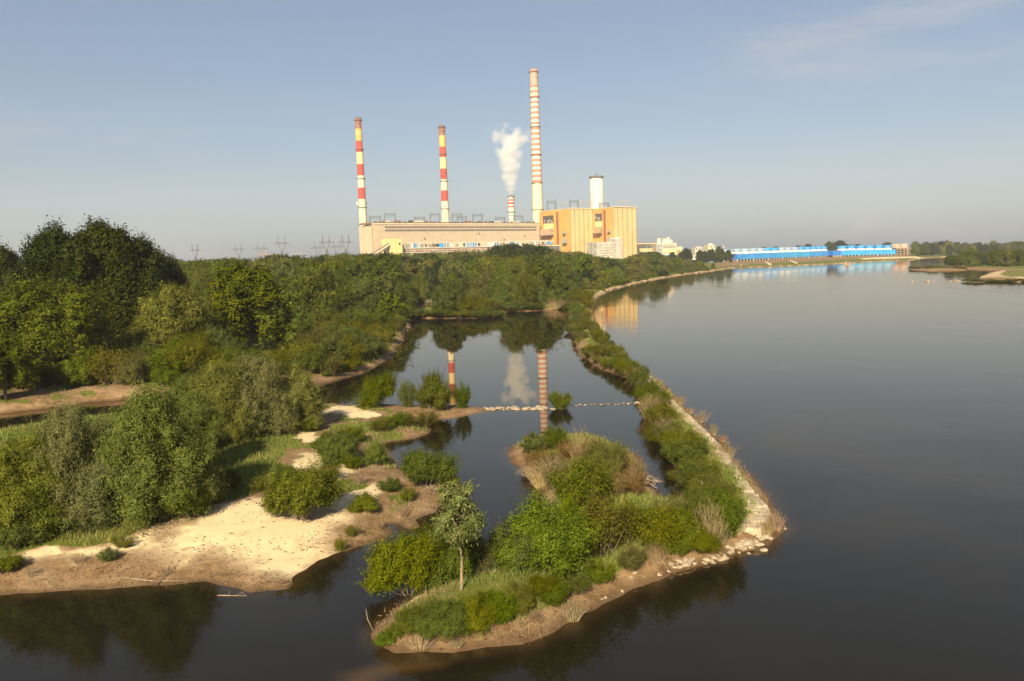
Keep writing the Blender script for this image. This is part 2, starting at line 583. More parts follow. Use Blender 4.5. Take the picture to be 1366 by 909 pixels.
# wet stain in the sand
stain = pmask([(200, 722), (225, 707), (268, 704), (255, 718), (215, 733)], 0.7, 1.4, 60)
sand = sand * (1 - 0.75 * stain)
# grass
dl = np.maximum(np.maximum(DA, DB), DE)
thr = 1.5 + n_mid * 1.1 + np.clip((dist - 120) / 250, 0, 1.2)
thr = np.where((GX > -7) & (dist < 300), thr * 0.32, np.where(dist > 120, thr * 0.35, thr))
grassB = sstep(0.0, 1.2, DB - thr)
grassE = sstep(0, 2, DE - 6)
grassA = pmask([(-160, 740), (0, 742), (60, 735), (140, 735), (180, 708), (240, 690), (330, 668), (345, 655), (385, 640), (400, 600), (420, 560),
                (470, 545), (520, 543), (560, 548), (520, 562), (470, 585), (450, 600), (470, 615), (430, 620), (400, 640), (350, 672),
                (-160, 600), (0, 575), (150, 552), (400, 545), (400, 600), (345, 655)], 0.6, 2.0, 61)
grassA2 = pmask([(-160, 755), (0, 757), (50, 748), (130, 745), (190, 722), (258, 700), (335, 678), (370, 640), (395, 605), (410, 560), (440, 540),
                 (300, 550), (100, 557), (0, 575), (-160, 600)], 0.5, 1.2, 62)
tufts = sstep(-0.02, 0.25, n_mid + 0.3 * n_big) * pmask([(400, 545), (560, 545), (600, 640), (520, 690), (440, 680), (380, 690), (380, 600)], 1, 2, 63)
gA = np.maximum(np.maximum(grassA2, tufts), 0) * (DA > 0.5)
grass = np.maximum(np.maximum(grassB * (DB > 0), grassE), gA)
mudbank = pmask([(-300, 560), (-300, 512), (0, 514), (60, 510), (170, 505), (300, 508), (420, 500), (440, 512), (300, 535), (0, 560)], 0.6, 1.5, 66)
grass = grass * (1 - 0.9 * np.clip(sand, 0, 1)) * (1 - mudbank * sstep(-.5, .2, n_mid))
# bare earth round the cooling cells
soil = pmask([(955, 358), (1050, 353), (1190, 346), (1227, 343.5), (1190, 340.5), (960, 346)], 8, 14, 64)
grass = grass * (1 - 0.97 * soil * sstep(-0.7, 0.0, n_big))
GV = np.stack([GX, GY, GZ], 1)
gm = np_mesh('ground', GV, GF, [])
ca = gm.attributes.new('cover', 'FLOAT_COLOR', 'POINT')
ca.data.foreach_set('color', np.stack([sand, grass, np.clip(dl / 6, 0, 1), np.ones_like(sand)], 1).astype(np.float32).ravel())
gm.polygons.foreach_set('use_smooth', np.ones(len(GF), bool))

mt, nt, out = new_mat('ground_cover')
b = N(nt, 'ShaderNodeBsdfPrincipled')
b.inputs['Roughness'].default_value = 0.92
b.inputs['Specular IOR Level'].default_value = 0.15
tc = N(nt, 'ShaderNodeTexCoord')
ob = tc.outputs['Object']
av = N(nt, 'ShaderNodeAttribute', attribute_name='cover')
sp = N(nt, 'ShaderNodeSeparateColor')
L(nt, av.outputs['Color'], sp.inputs[0])
nf = noise_n(nt, ob, 1.6, 8, 0.65)
nb = noise_n(nt, ob, 0.28, 5)
nv = noise_n(nt, ob, 6.0, 5, 0.7)
mud = mixc(nt, ramp(nt, nf, 0.3, 0.7), (0.135, 0.080, 0.036), (0.275, 0.175, 0.086))
mud = mixc(nt, math_n(nt, 'MULTIPLY', ramp(nt, nb, 0.45, 0.7), 0.6), mud, (0.30, 0.20, 0.12))
wet = math_n(nt, 'SUBTRACT', 1.0, ramp(nt, sp.outputs[2], 0.0, 0.12))
mud = mixc(nt, math_n(nt, 'MULTIPLY', wet, 0.75), mud, (0.07, 0.042, 0.022))
sandc = mixc(nt, ramp(nt, nf, 0.25, 0.75), (0.58, 0.45, 0.255), (0.65, 0.52, 0.305))
sandc = mixc(nt, math_n(nt, 'MULTIPLY', ramp(nt, nb, 0.52, 0.75), 0.35), sandc, (0.36, 0.25, 0.14))
grs = mixc(nt, ramp(nt, nv, 0.3, 0.7), (0.065, 0.075, 0.008), (0.15, 0.165, 0.022))
grs = mixc(nt, math_n(nt, 'MULTIPLY', ramp(nt, nb, 0.5, 0.75), 0.5), grs, (0.17, 0.13, 0.06))
sm = ramp(nt, math_n(nt, 'ADD', sp.outputs[0], math_n(nt, 'MULTIPLY', math_n(nt, 'SUBTRACT', nf, 0.5), 0.9)), 0.18, 0.82)
gmk = ramp(nt, math_n(nt, 'ADD', sp.outputs[1], math_n(nt, 'MULTIPLY', math_n(nt, 'SUBTRACT', nf, 0.5), 0.9)), 0.35, 0.65)
tanm = ramp(nt, math_n(nt, 'ADD', sp.outputs[0], math_n(nt, 'MULTIPLY', math_n(nt, 'SUBTRACT', nb, 0.45), 0.5)), 0.0, 0.42)
mud = mixc(nt, tanm, mud, (0.37, 0.265, 0.15))
c = mixc(nt, sm, mud, sandc)
c = mixc(nt, gmk, c, grs)
vo = N(nt, 'ShaderNodeTexVoronoi')
vo.inputs['Scale'].default_value = 2.6
L(nt, ob, vo.inputs['Vector'])
vs_ = N(nt, 'ShaderNodeSeparateColor')
L(nt, vo.outputs['Color'], vs_.inputs[0])
rad_ = math_n(nt, 'MULTIPLY', ramp(nt, vs_.outputs[0], 0.80, 1.0), 0.28)
spk = math_n(nt, 'MULTIPLY', math_n(nt, 'LESS_THAN', vo.outputs['Distance'], rad_), ramp(nt, nb, 0.42, 0.6))
c = mixc(nt, math_n(nt, 'MULTIPLY', spk, 0.55), c, mixc(nt, vs_.outputs[1], (0.08, 0.055, 0.03), (0.33, 0.25, 0.15)))
L(nt, c, b.inputs['Base Color'])
bp = N(nt, 'ShaderNodeBump')
bp.inputs['Strength'].default_value = 0.8
bp.inputs['Distance'].default_value = 0.18
L(nt, math_n(nt, 'MULTIPLY', math_n(nt, 'ADD', nf, math_n(nt, 'MULTIPLY', nv, 0.5)), math_n(nt, 'SUBTRACT', 1.0, math_n(nt, 'MULTIPLY', sm, 0.72))), bp.inputs['Height'])
L(nt, bp.outputs[0], b.inputs['Normal'])
L(nt, b.outputs[0], out.inputs[0])
gm.materials.append(mt)
tag(link('ground', gm), kind='structure')

# water: calm behind the groyne, faintly rippled in the open river; silt shows in the shallows
WX, WY, WF = fan(10.0, 3400.0, 1.02, -46, 46, 0.4)
wz, wA, wB, wE = terrain(WX, WY)
DIKE = wpoly([(795, 395), (795, 440), (820, 474), (862, 500), (884, 512), (932, 565), (976, 610), (1006, 642), (1030, 680), (1000, 800), (600, 1000), (-400, 1000), (-400, 395)])
calm = sstep(-6, 6, sdf(DIKE, WX, WY))
shal = sstep(-0.9, -0.1, np.maximum(wA, wB))
bar = wpoly([(455, 905), (520, 884), (600, 878), (590, 886), (530, 897), (470, 920)])
shal = np.maximum(shal * 0.35, sstep(-0.6, 0.5, sdf(bar, WX, WY)) * 0.8)
wm = np_mesh('water', np.stack([WX, WY, np.zeros_like(WX)], 1), WF, [])
wa = wm.attributes.new('calm', 'FLOAT_COLOR', 'POINT')
wa.data.foreach_set('color', np.stack([calm, shal, calm, np.ones_like(calm)], 1).astype(np.float32).ravel())
mt, nt, out = new_mat('river_water')
av = N(nt, 'ShaderNodeAttribute', attribute_name='calm')
sp = N(nt, 'ShaderNodeSeparateColor')
L(nt, av.outputs['Color'], sp.inputs[0])
tc = N(nt, 'ShaderNodeTexCoord')
ob = tc.outputs['Object']
body = N(nt, 'ShaderNodeBsdfDiffuse')
L(nt, mixc(nt, sp.outputs[1], (0.0105, 0.0085, 0.0050), (0.075, 0.043, 0.014)), body.inputs['Color'])
gl = N(nt, 'ShaderNodeBsdfGlossy')
gl.inputs['Color'].default_value = (0.96, 0.88, 0.77, 1)
rg = N(nt, 'ShaderNodeMapRange')
rg.inputs['To Min'].default_value = 0.05
rg.inputs['To Max'].default_value = 0.012
L(nt, sp.outputs[0], rg.inputs['Value'])
L(nt, rg.outputs[0], gl.inputs['Roughness'])
n1 = noise_n(nt, ob, 0.9, 4, 0.6)
n2 = noise_n(nt, ob, 0.12, 3, 0.5)
mpw = N(nt, 'ShaderNodeMapping')
mpw.inputs['Scale'].default_value = (1, 0.22, 1)
mpw.inputs['Rotation'].default_value = (0, 0, R(-12))
L(nt, ob, mpw.inputs[0])
patch = ramp(nt, noise_n(nt, mpw.outputs[0], 0.11, 5, 0.6), 0.45, 0.68)
hgt = math_n(nt, 'ADD', math_n(nt, 'MULTIPLY', n1, 0.35), n2)
bp = N(nt, 'ShaderNodeBump')
bp.inputs['Distance'].default_value = 0.05
st = math_n(nt, 'ADD', math_n(nt, 'MULTIPLY', math_n(nt, 'SUBTRACT', 1.0, sp.outputs[0]), math_n(nt, 'ADD', math_n(nt, 'MULTIPLY', patch, 1.1), 0.07)), 0.014)
L(nt, st, bp.inputs['Strength'])
L(nt, hgt, bp.inputs['Height'])
L(nt, bp.outputs[0], gl.inputs['Normal'])
fr = N(nt, 'ShaderNodeFresnel')
fr.inputs['IOR'].default_value = 1.333
L(nt, bp.outputs[0], fr.inputs['Normal'])
mx = N(nt, 'ShaderNodeMixShader')
L(nt, fr.outputs[0], mx.inputs[0])
L(nt, body.outputs[0], mx.inputs[1])
L(nt, gl.outputs[0], mx.inputs[2])
L(nt, mx.outputs[0], out.inputs[0])
wm.materials.append(mt)
tag(link('water', wm), kind='structure')


# ------------------------------------------------------------------ vegetation prototypes
def lobes_for(kind, h, w, rg):
    """list of (centre, radius xy, radius z)"""
    out = []
    if kind in ('willow', 'alder', 'poplar'):
        z0, z1 = {'willow': (0.11, 0.86), 'alder': (0.13, 0.87), 'poplar': (0.15, 0.88)}[kind]
        n = 30 if kind == 'willow' else 22
        lean = Vector((rg.uniform(-.10, .10) * w, rg.uniform(-.10, .10) * w, 0))
        for i in range(n):
            t = (i + 0.5) / n
            z = h * (z0 + (z1 - z0) * t + rg.uniform(-.04, .04))
            u = (t - 0.36) / 0.70
            env = w * 0.5 * math.sqrt(max(0.03, 1 - u * u))
            rr = w * (rg.uniform(0.10, 0.18) if kind == 'willow' else rg.uniform(0.13, 0.20))
            a = i * 2.4 + rg.uniform(-0.7, 0.7)
            q = max(0, env - rr * 0.7) * rg.uniform(0.72, 1.12)
            out.append((Vector((q * math.cos(a), q * math.sin(a), z)) + lean * t, rr, rr * rg.uniform(0.8, 1.25) * min(1.4, h / w)))
        for i in range(3):
            rr = w * rg.uniform(.08, .12)
            out.append((Vector((rg.uniform(-.15, .15) * w, rg.uniform(-.15, .15) * w, h * rg.uniform(.84, .93))) + lean, rr, h * 0.07))
        out.append((Vector((0, 0, h * 0.5)), w * 0.2, h * 0.24))
    else:
        n = 18
        for i in range(n):
            a = rg.uniform(0, 2 * PI)
            q = w * 0.42 * math.sqrt(rg.random())
            rr = w * rg.uniform(0.08, 0.18)
            zz = h * rg.uniform(0.15, 0.80) * (1 - 0.5 * (q / (w * .42)) ** 2)
            zz = max(zz, rr * 0.55)
            out.append((Vector((q * math.cos(a), q * math.sin(a), zz)), rr, min(rr * rg.uniform(0.8, 1.4) * h / w * 1.5, h * .3)))
    return out


def crown_arrays(lobes, n, Ls, Ws, sd, droop=0.0, feather=0.0, per=8, dense=1.0, spread=0.16, low=-0.55, shoots=0.35, up=0.5):
    g = np.random.default_rng(sd)
    C = np.array([tuple(l[0]) for l in lobes])
    Rx = np.array([l[1] for l in lobes])
    Rz = np.array([l[2] for l in lobes])
    nc = int(n / per * 1.7)
    pr = (Rx * Rx)
    k = g.choice(len(lobes), nc, p=pr / pr.sum())
    d = unit(g.normal(size=(nc, 3)))
    keep = d[:, 2] > low + g.random(nc) * 0.4 - 0.2
    k, d = k[keep], d[keep]
    q = 0.5 + 0.55 * np.sqrt(g.random(len(k)))
    rad = np.stack([Rx[k], Rx[k], Rz[k]], 1)
    P = C[k] + d * rad * q[:, None]
    # drop what lies deep inside another lobe
    deep = np.zeros(len(P), bool)
    for j in range(len(lobes)):
        e = (P - C[j]) / np.array([Rx[j], Rx[j], Rz[j]])
        deep |= ((e * e).sum(1) < 0.36) & (k != j)
    P, d, k = P[~deep], d[~deep], k[~deep]
    nc = min(len(P), int(n / per))
    P, d, k = P[:nc], d[:nc], k[:nc]
    if shoots:
        ns = int(nc * shoots / 5)
        ks = g.choice(len(lobes), ns, p=pr / pr.sum())
        sd_ = g.normal(size=(ns, 3)) * np.array([1, 1, .7]) + unit(C[ks] - C.mean(0)) * 0.9 + np.array([0, 0, up])
        sd_ = unit(sd_)
        sl_ = np.maximum(Rx[ks], Rz[ks]) * g.uniform(1.0, 2.0, ns)
        tt = np.tile(np.linspace(0.35, 1.0, 5), ns)
        kk = np.repeat(ks, 5)
        dd = np.repeat(sd_, 5, 0)
        PP = C[kk] + dd * (np.repeat(sl_, 5) * tt)[:, None]
        PP[:, 2] -= droop * 0.25 * tt ** 2 * np.repeat(sl_, 5)
        P, d, k = np.concatenate([P, PP]), np.concatenate([d, dd]), np.concatenate([k, kk])
        nc = len(P)
    # coarse inner foliage that keeps the light out of the crown
    ni = nc // 5
    ki = g.choice(len(lobes), ni, p=pr / pr.sum())
    di = unit(g.normal(size=(ni, 3)))
    Pi = C[ki] + di * np.stack([Rx[ki], Rx[ki], Rz[ki]], 1) * (0.62 * g.random(ni) ** 0.4)[:, None]
    ni_leaf = ni * 2
    ct = g.random(nc)
    i = np.repeat(np.arange(nc), per)
    m_ = len(i)
    sg = Rx[k][i] * spread
    if shoots:
        sg = np.where(i >= nc - 5 * ns, sg * 0.75, sg)
    tw = unit(d * 0.7 + g.normal(size=(nc, 3)) * 0.55 + np.array([0, 0, up * 0.5 - droop]))
    along = np.tile(np.linspace(-0.5, 1.0, per), nc) + g.normal(size=m_) * 0.1
    off = tw[i] * (along * sg * (2.4 + feather))[:, None] + g.normal(size=(m_, 3)) * (sg * 0.45)[:, None]
    Q = P[i] + off
    Q[:, 2] = np.maximum(Q[:, 2], 0.05)
    nrm = unit(d[i] + np.array([0, 0, 0.2]) + g.normal(size=(m_, 3)) * 0.42)
    ax = tw[i] * 0.9 + g.normal(size=(m_, 3)) * 0.6 + np.array([0, 0, -droop * 0.5])
    ax = unit(ax - nrm * (ax * nrm).sum(1, keepdims=True))
    bw = np.cross(nrm, ax)
    ll = Ls * g.uniform(0.7, 1.35, m_)[:, None]
    ww = Ws * g.uniform(0.7, 1.3, m_)[:, None]
    V = np.stack([Q, Q + ax * ll * 0.45 + bw * ww * 0.5, Q + ax * ll - nrm * ll * 0.12, Q + ax * ll * 0.45 - bw * ww * 0.5], 1).reshape(-1, 3)
    t = np.clip(ct[i] * 0.72 + g.random(m_) * 0.28, 0, 1)
    j = np.repeat(np.arange(ni), 2)
    Qi = Pi[j] + g.normal(size=(ni_leaf, 3)) * (Rx[ki][j] * 0.1)[:, None]
    Qi[:, 2] = np.maximum(Qi[:, 2], 0.1)
    a_ = unit(g.normal(size=(ni_leaf, 3)))
    b_ = unit(np.cross(a_, g.normal(size=(ni_leaf, 3))))
    sz = (Rx[ki][j] * 0.28)[:, None]
    Vi = np.stack([Qi - a_ * sz, Qi + b_ * sz * .6, Qi + a_ * sz, Qi - b_ * sz * .6], 1).reshape(-1, 3)
    V = np.concatenate([V, Vi])
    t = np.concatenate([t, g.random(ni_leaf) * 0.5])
    F = np.arange(len(t) * 4).reshape(-1, 4)
    return V, F, np.repeat(t, 4)


def trunk_mb(lobes, h, w, rg, mt, shrub=False):
    mb = MB()
    if not shrub:
        top = Vector((rg.uniform(-.05, .05) * w, rg.uniform(-.05, .05) * w, h * 0.86))
        pts = [Vector((0, 0, -0.4)), Vector((rg.uniform(-.02, .02) * w, 0, h * 0.2)), Vector((rg.uniform(-.05, .05) * w, rg.uniform(-.04, .04) * w, h * 0.5)), top]
        r0 = 0.022 * h + 0.02
        mb.tube(pts, [r0 * 1.25, r0, r0 * 0.6, r0 * 0.15], mt, 8)
        for l in lobes[:12]:
            s = pts[1].lerp(pts[2], min(1, max(0, (l[0].z * 0.62 - h * 0.2) / (h * 0.3))))
            mid = s.lerp(l[0], 0.5) + Vector((0, 0, -0.03 * h))
            mb.tube([s, mid, l[0]], [r0 * 0.5, r0 * 0.33, r0 * 0.1], mt, 5)
    else:
        for l in lobes:
            s = Vector((l[0].x * 0.15, l[0].y * 0.15, -0.1))
            mid = s.lerp(l[0], 0.5) + Vector((l[0].x * .1, l[0].y * .1, 0.02 * h))
            mb.tube([s, mid, l[0], l[0] + (l[0] - mid) * 0.6], [0.03, 0.022, 0.014, 0.004], mt, 4)
    return mb


PROTO = {}


def make_proto(key, kind, h, w, leaf, n, Ls, Ws, sd, bark='bark', joined=False, **kw):
    rg = random.Random(sd)
    shrub = kind == 'shrub'
    lobes = lobes_for(kind, h, w, rg)
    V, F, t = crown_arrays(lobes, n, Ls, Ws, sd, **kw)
    tb = trunk_mb(lobes, h, w, rg, M[bark], shrub)
    h = float(V[:, 2].max()) * 0.97
    w = 2 * float(np.percentile(np.hypot(V[:, 0], V[:, 1]), 97))
    if joined:
        tm = [tuple(f) for f in tb.f if len(f) == 4]
        tf = np.array(tm)
        tv = np.array(tb.v)
        VV = np.concatenate([V, tv])
        FF = np.concatenate([F, tf + len(V)])
        mi = np.concatenate([np.zeros(len(F), int), np.ones(len(tf), int)])
        me = np_mesh(key, VV, FF, [M[leaf], M[bark]], np.concatenate([t, np.zeros(len(tv))]), mi)
        PROTO.setdefault(key, []).append(('j', me, h, w))
    else:
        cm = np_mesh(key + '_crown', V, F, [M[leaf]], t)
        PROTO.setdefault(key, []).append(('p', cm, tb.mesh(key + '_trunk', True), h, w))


for s in range(3):
    make_proto('near_willow', 'willow', 8.0, 7.0, 'willow_grey', 60000, 0.20, 0.052, 100 + s, droop=0.15, feather=0.4, per=12, spread=0.26, shoots=0.45, up=0.7)
    make_proto('near_shrub', 'shrub', 3.0, 3.6, 'shrub', 30000, 0.105, 0.042, 120 + s, per=11, spread=0.28, shoots=0.6, up=0.9)
    make_proto('bright_shrub', 'shrub', 3.0, 3.6, 'shrub_bright', 30000, 0.10, 0.045, 130 + s, per=11, spread=0.28, shoots=0.4, up=0.7)
    make_proto('olive_shrub', 'shrub', 3.0, 3.6, 'shrub_olive', 24000, 0.12, 0.034, 140 + s, per=9, spread=0.32, droop=-0.3, shoots=0.8, up=1.1)
    make_proto('dense_tree', 'poplar', 20.0, 13.0, 'poplar', 46000, 0.40, 0.27, 150 + s, per=12, spread=0.2, shoots=0.0)
    make_proto('mid_willow', 'willow', 13.0, 12.0, 'willow', 42000, 0.36, 0.12, 160 + s, droop=0.2, feather=0.4, per=11, spread=0.22, shoots=0.3)
    make_proto('mid_alder', 'alder', 14.0, 10.0, 'alder', 36000, 0.34, 0.20, 170 + s, per=11, spread=0.2, shoots=0.15)
    make_proto('far_willow', 'willow', 13.0, 12.5, 'willow', 11000, 0.65, 0.34, 180 + s, droop=0.2, feather=0.3, per=7, joined=True, spread=0.18, shoots=0.15)
    make_proto('far_alder', 'alder', 14.0, 11.0, 'alder', 11000, 0.62, 0.42, 190 + s, per=7, joined=True, shoots=0.08)
    make_proto('far_poplar', 'poplar', 16.0, 11.0, 'poplar', 11000, 0.66, 0.45, 200 + s, per=7, joined=True, shoots=0.08)
    make_proto('far_bush', 'shrub', 4.0, 6.0, 'shrub', 5500, 0.42, 0.22, 210 + s, per=7, joined=True)
    make_proto('far_olive', 'shrub', 4.0, 6.0, 'shrub_olive', 5500, 0.42, 0.17, 215 + s, per=7, joined=True)


# upright sapling-like shrub of the groyne: whips rising from the root
def whip_shrub(key, h, w, leaf, n, nst, sd, leafy=1.0, Ls=0.16, Ws=0.045, stem='bark'):
    rg = random.Random(sd)
    g = np.random.default_rng(sd)
    mb = MB()
    P, D = [], []
    for s in range(nst):
        a = rg.uniform(0, 2 * PI)
        q = w * 0.5 * math.sqrt(rg.random())
        hh = h * rg.uniform(0.6, 1.0) * (1 - 0.35 * (q / (w * 0.5)) ** 2)
        b0 = Vector((q * 0.35 * math.cos(a), q * 0.35 * math.sin(a), -0.15))
        b1 = Vector((q * 0.75 * math.cos(a), q * 0.75 * math.sin(a), hh * 0.55))
        b2 = Vector((q * 1.05 * math.cos(a) + rg.uniform(-.1, .1), q * 1.05 * math.sin(a) + rg.uniform(-.1, .1), hh))
        mb.tube([b0, b1, b2], [0.018, 0.012, 0.004], M[stem], 4)
        if leafy <= 0:
            for _ in range(5):
                t = rg.uniform(0.25, 0.95)
                p = b1.lerp(b2, (t - .5) * 2) if t > .5 else b0.lerp(b1, t * 2)
                e = p + Vector((rg.uniform(-.35, .35), rg.uniform(-.35, .35), rg.uniform(0.05, .45))) * (h / 2.2)
                mb.tube([p, e], [0.008, 0.003], M[stem], 3)
        for _ in range(int(n / nst)):
            t = 0.12 + 0.9 * rg.random() ** 0.8
            p = b1.lerp(b2, (t - .5) * 2) if t > .5 else b0.lerp(b1, t * 2)
            P.append(tuple(p))
            D.append((math.cos(a), math.sin(a), 0.8))
    if leafy > 0:
        P = np.array(P)
        D = unit(np.array(D))
        m_ = len(P)
        P = P + g.normal(size=(m_, 3)) * 0.11 * (h / 2.2)
        P[:, 2] = np.maximum(P[:, 2], 0.02)
        nrm = unit(D * 0.6 + np.array([0, 0, 0.4]) + g.normal(size=(m_, 3)) * 0.6)
        ax = D * 0.3 + g.normal(size=(m_, 3)) * 0.6 + np.array([0, 0, 0.5])
        ax = unit(ax - nrm * (ax * nrm).sum(1, keepdims=True))
        bw = np.cross(nrm, ax)
        ll = Ls * g.uniform(0.7, 1.4, m_)[:, None]
        ww = Ws * g.uniform(0.7, 1.3, m_)[:, None]
        V = np.stack([P, P + ax * ll * .5 + bw * ww * .5, P + ax * ll, P + ax * ll * .5 - bw * ww * .5], 1).reshape(-1, 3)
        cl = fbm(P[:, 0], P[:, 1], 0.5, sd) * 0.5 + 0.5
        t = np.repeat(np.clip(cl * 0.5 + g.random(m_) * 0.5, 0, 1), 4)
        cm = np_mesh(key + '_foliage', V, np.arange(m_ * 4).reshape(-1, 4), [M[leaf]], t)
    else:
        cm = None
    PROTO.setdefault(key, []).append(('p', cm, mb.mesh(key + '_stem', True), h, w))


for s in range(3):
    whip_shrub('whip_shrub', 2.4, 2.6, 'shrub', 9000, 34, 300 + s)
    whip_shrub('whip_olive', 2.4, 2.6, 'shrub_olive', 6000, 40, 310 + s, Ws=0.035)
    whip_shrub('rusty_shrub', 2.2, 2.6, 'rusty', 5000, 46, 330 + s, Ws=0.03)
    whip_shrub('dry_shrub', 2.0, 2.4, 'shrub_olive', 0, 70, 320 + s, leafy=0, stem='twig')

COUNT = {}


def plant(key, name, p, H, W, label, cat, group=None, rz=None):
    v = COUNT.get(key, 0)
    COUNT[key] = v + 1
    pr = PROTO[key][v % len(PROTO[key])]
    rz = rnd.uniform(0, 2 * PI) if rz is None else rz
    if pr[0] == 'j':
        o = link(name, pr[1])
        o.location = p
        o.rotation_euler = (0, 0, rz)
        o.scale = (W / pr[3], W / pr[3] * rnd.uniform(0.9, 1.1), H / pr[2])
        return tag(o, label, cat, group)
    if pr[1] is None:
        o = link(name, pr[2])
        o.location = p
        o.rotation_euler = (0, 0, rz)
        o.scale = (W / pr[4], W / pr[4] * rnd.uniform(0.9, 1.1), H / pr[3])
        return tag(o, label, cat, group)
    o = empty(name, p, label, cat, group, rz)
    o.scale = (W / pr[4], W / pr[4] * rnd.uniform(0.9, 1.1), H / pr[3])
    shrub = 'shrub' in key or 'whip' in key
    if pr[1] is not None:
        link('foliage' if shrub else 'crown', pr[1], o)
    link('stem' if shrub else 'trunk', pr[2], o)
    return o


def stand(key, name, px, base, top, wpx, label, cat, group=None):
    """plant rooted where the photo shows its foot, as tall and as wide as it is there"""
    p = ground_at(px, base)
    H = at(px, top, p.y).z - p.z
    W = wpx * p.y / FPX
    return plant(key, name, p, H, W, label, cat, group)


# ------------------------------------------------------------------ single trees and shrubs
# the tall dark clump on the left
S = stand
S('dense_tree', 'poplar_tree', 92, 478, 293, 115, 'tall dark poplar, left one of the two highest crowns against the sky', 'tree', 'dark poplars on the left bank')
S('dense_tree', 'poplar_tree', 150, 474, 291, 110, 'tall dark poplar with the highest crown of the left clump', 'tree', 'dark poplars on the left bank')
S('dense_tree', 'poplar_tree', 200, 470, 306, 92, 'dark poplar on the right shoulder of the tall clump', 'tree', 'dark poplars on the left bank')
S('dense_tree', 'poplar_tree', 226, 462, 330, 60, 'small dark poplar ending the tall clump towards the pylons', 'tree', 'dark poplars on the left bank')
S('dense_tree', 'poplar_tree', 125, 458, 306, 90, 'dark poplar standing behind the two highest crowns', 'tree', 'dark poplars on the left bank')
S('dense_tree', 'poplar_tree', 8, 462, 319, 75, 'dark poplar at the left picture edge, lower than the clump', 'tree', 'dark poplars on the left bank')
S('mid_willow', 'willow_tree', 62, 508, 358, 165, 'large olive grey willow in front of the tall dark poplars', 'tree', 'willows on the left bank')
S('mid_willow', 'willow_tree', 0, 500, 372, 90, 'olive willow at the left edge beside the large grey willow', 'tree', 'willows on the left bank')
S('mid_willow', 'willow_tree', 222, 482, 376, 118, 'brownish olive willow between the dark poplars and the green alder', 'tree', 'willows on the left bank')
S('mid_alder', 'alder_tree', 335, 470, 350, 112, 'broad deep green alder, tallest between the dark clump and the pond', 'tree', 'alders on the left bank')
S('mid_alder', 'alder_tree', 305, 462, 356, 60, 'yellowish green slender alder left of the broad alder', 'tree', 'alders on the left bank')
S('mid_alder', 'alder_tree', 378, 468, 372, 75, 'green alder on the right flank of the broad alder', 'tree', 'alders on the left bank')
S('mid_willow', 'willow_tree', 424, 438, 341, 90, 'rounded grey willow with the highest crown left of the chimneys', 'tree', 'willows on the left bank')
S('mid_willow', 'willow_tree', 275, 440, 372, 70, 'grey willow half hidden behind the brownish olive willow', 'tree', 'willows on the left bank')
S('bright_shrub', 'broad_shrub', 404, 466, 418, 56, 'bright green rounded bush below the rounded grey willow', 'shrub', 'bushes on the left bank')
S('mid_alder', 'alder_tree', 8, 532, 438, 72, 'bright leafy tree at the left edge above the brown mud bank', 'tree', 'alders on the left bank')

# low bushes along the mud bank and west of the pond
k = 0
for px, base, top, w, key in [(70, 512, 466, 62, 'near_shrub'), (110, 514, 462, 66, 'near_shrub'), (150, 512, 458, 66, 'whip_olive'), (190, 510, 456, 70, 'olive_shrub'),
                              (230, 508, 452, 60, 'whip_shrub'), (262, 505, 440, 76, 'olive_shrub'), (300, 503, 462, 62, 'whip_olive'), (175, 492, 442, 80, 'near_shrub'),
                              (130, 496, 446, 70, 'olive_shrub'), (330, 500, 455, 70, 'near_shrub'), (365, 498, 458, 66, 'olive_shrub'), (398, 494, 450, 60, 'whip_olive'),
                              (245, 486, 430, 80, 'olive_shrub'), (290, 480, 430, 70, 'near_shrub'), (220, 515, 486, 40, 'near_shrub'), (56, 500, 450, 60, 'near_shrub')]:
    S(key, 'bank_shrub', px, base, top, w, 'olive bush in the thicket above the brown mud bank', 'shrub', 'thicket above the mud bank')
for px, base, top, w, key in [(440, 488, 448, 62, 'whip_shrub'), (462, 482, 440, 56, 'olive_shrub'), (486, 478, 438, 54, 'near_shrub'), (505, 472, 434, 44, 'whip_olive'),
                              (430, 470, 430, 60, 'olive_shrub'), (455, 462, 425, 58, 'near_shrub'), (482, 458, 420, 52, 'whip_olive'), (510, 455, 424, 46, 'olive_shrub'),
                              (445, 448, 414, 50, 'olive_shrub'), (472, 443, 410, 50, 'whip_shrub'), (500, 440, 410, 46, 'near_shrub'), (526, 440, 418, 34, 'whip_olive'),
                              (520, 428, 405, 40, 'olive_shrub'), (490, 425, 398, 44, 'near_shrub'), (462, 425, 395, 46, 'olive_shrub'), (540, 424, 410, 30, 'whip_shrub'),
                              (440, 500, 470, 40, 'whip_olive'), (468, 492, 465, 36, 'olive_shrub'), (412, 498, 462, 54, 'near_shrub'), (422, 480, 440, 60, 'whip_olive')]:
    S(key, 'pond_shrub', px, base, top, w, 'low bush in the scrub along the west shore of the pond', 'shrub', 'scrub west of the pond')
for px, base, top, w, key in [(560, 423, 412, 34, 'whip_shrub'), (590, 423, 410, 36, 'near_shrub'), (618, 423, 411, 32, 'whip_olive'), (645, 424, 413, 26, 'whip_shrub'),
                              (632, 417, 389, 48, 'olive_shrub'), (655, 416, 396, 36, 'whip_olive'), (688, 414, 400, 34, 'near_shrub'), (712, 413, 402, 28, 'whip_shrub'),
                              (740, 411, 396, 34, 'dry_shrub'), (756, 409, 396, 26, 'olive_shrub'), (668, 410, 386, 36, 'bright_shrub'), (640, 408, 384, 40, 'near_shrub')]:
    S(key, 'pond_shrub', px, base, top, w, 'small bush on the low spits closing the far end of the pond', 'shrub', 'bushes at the far end of the pond')

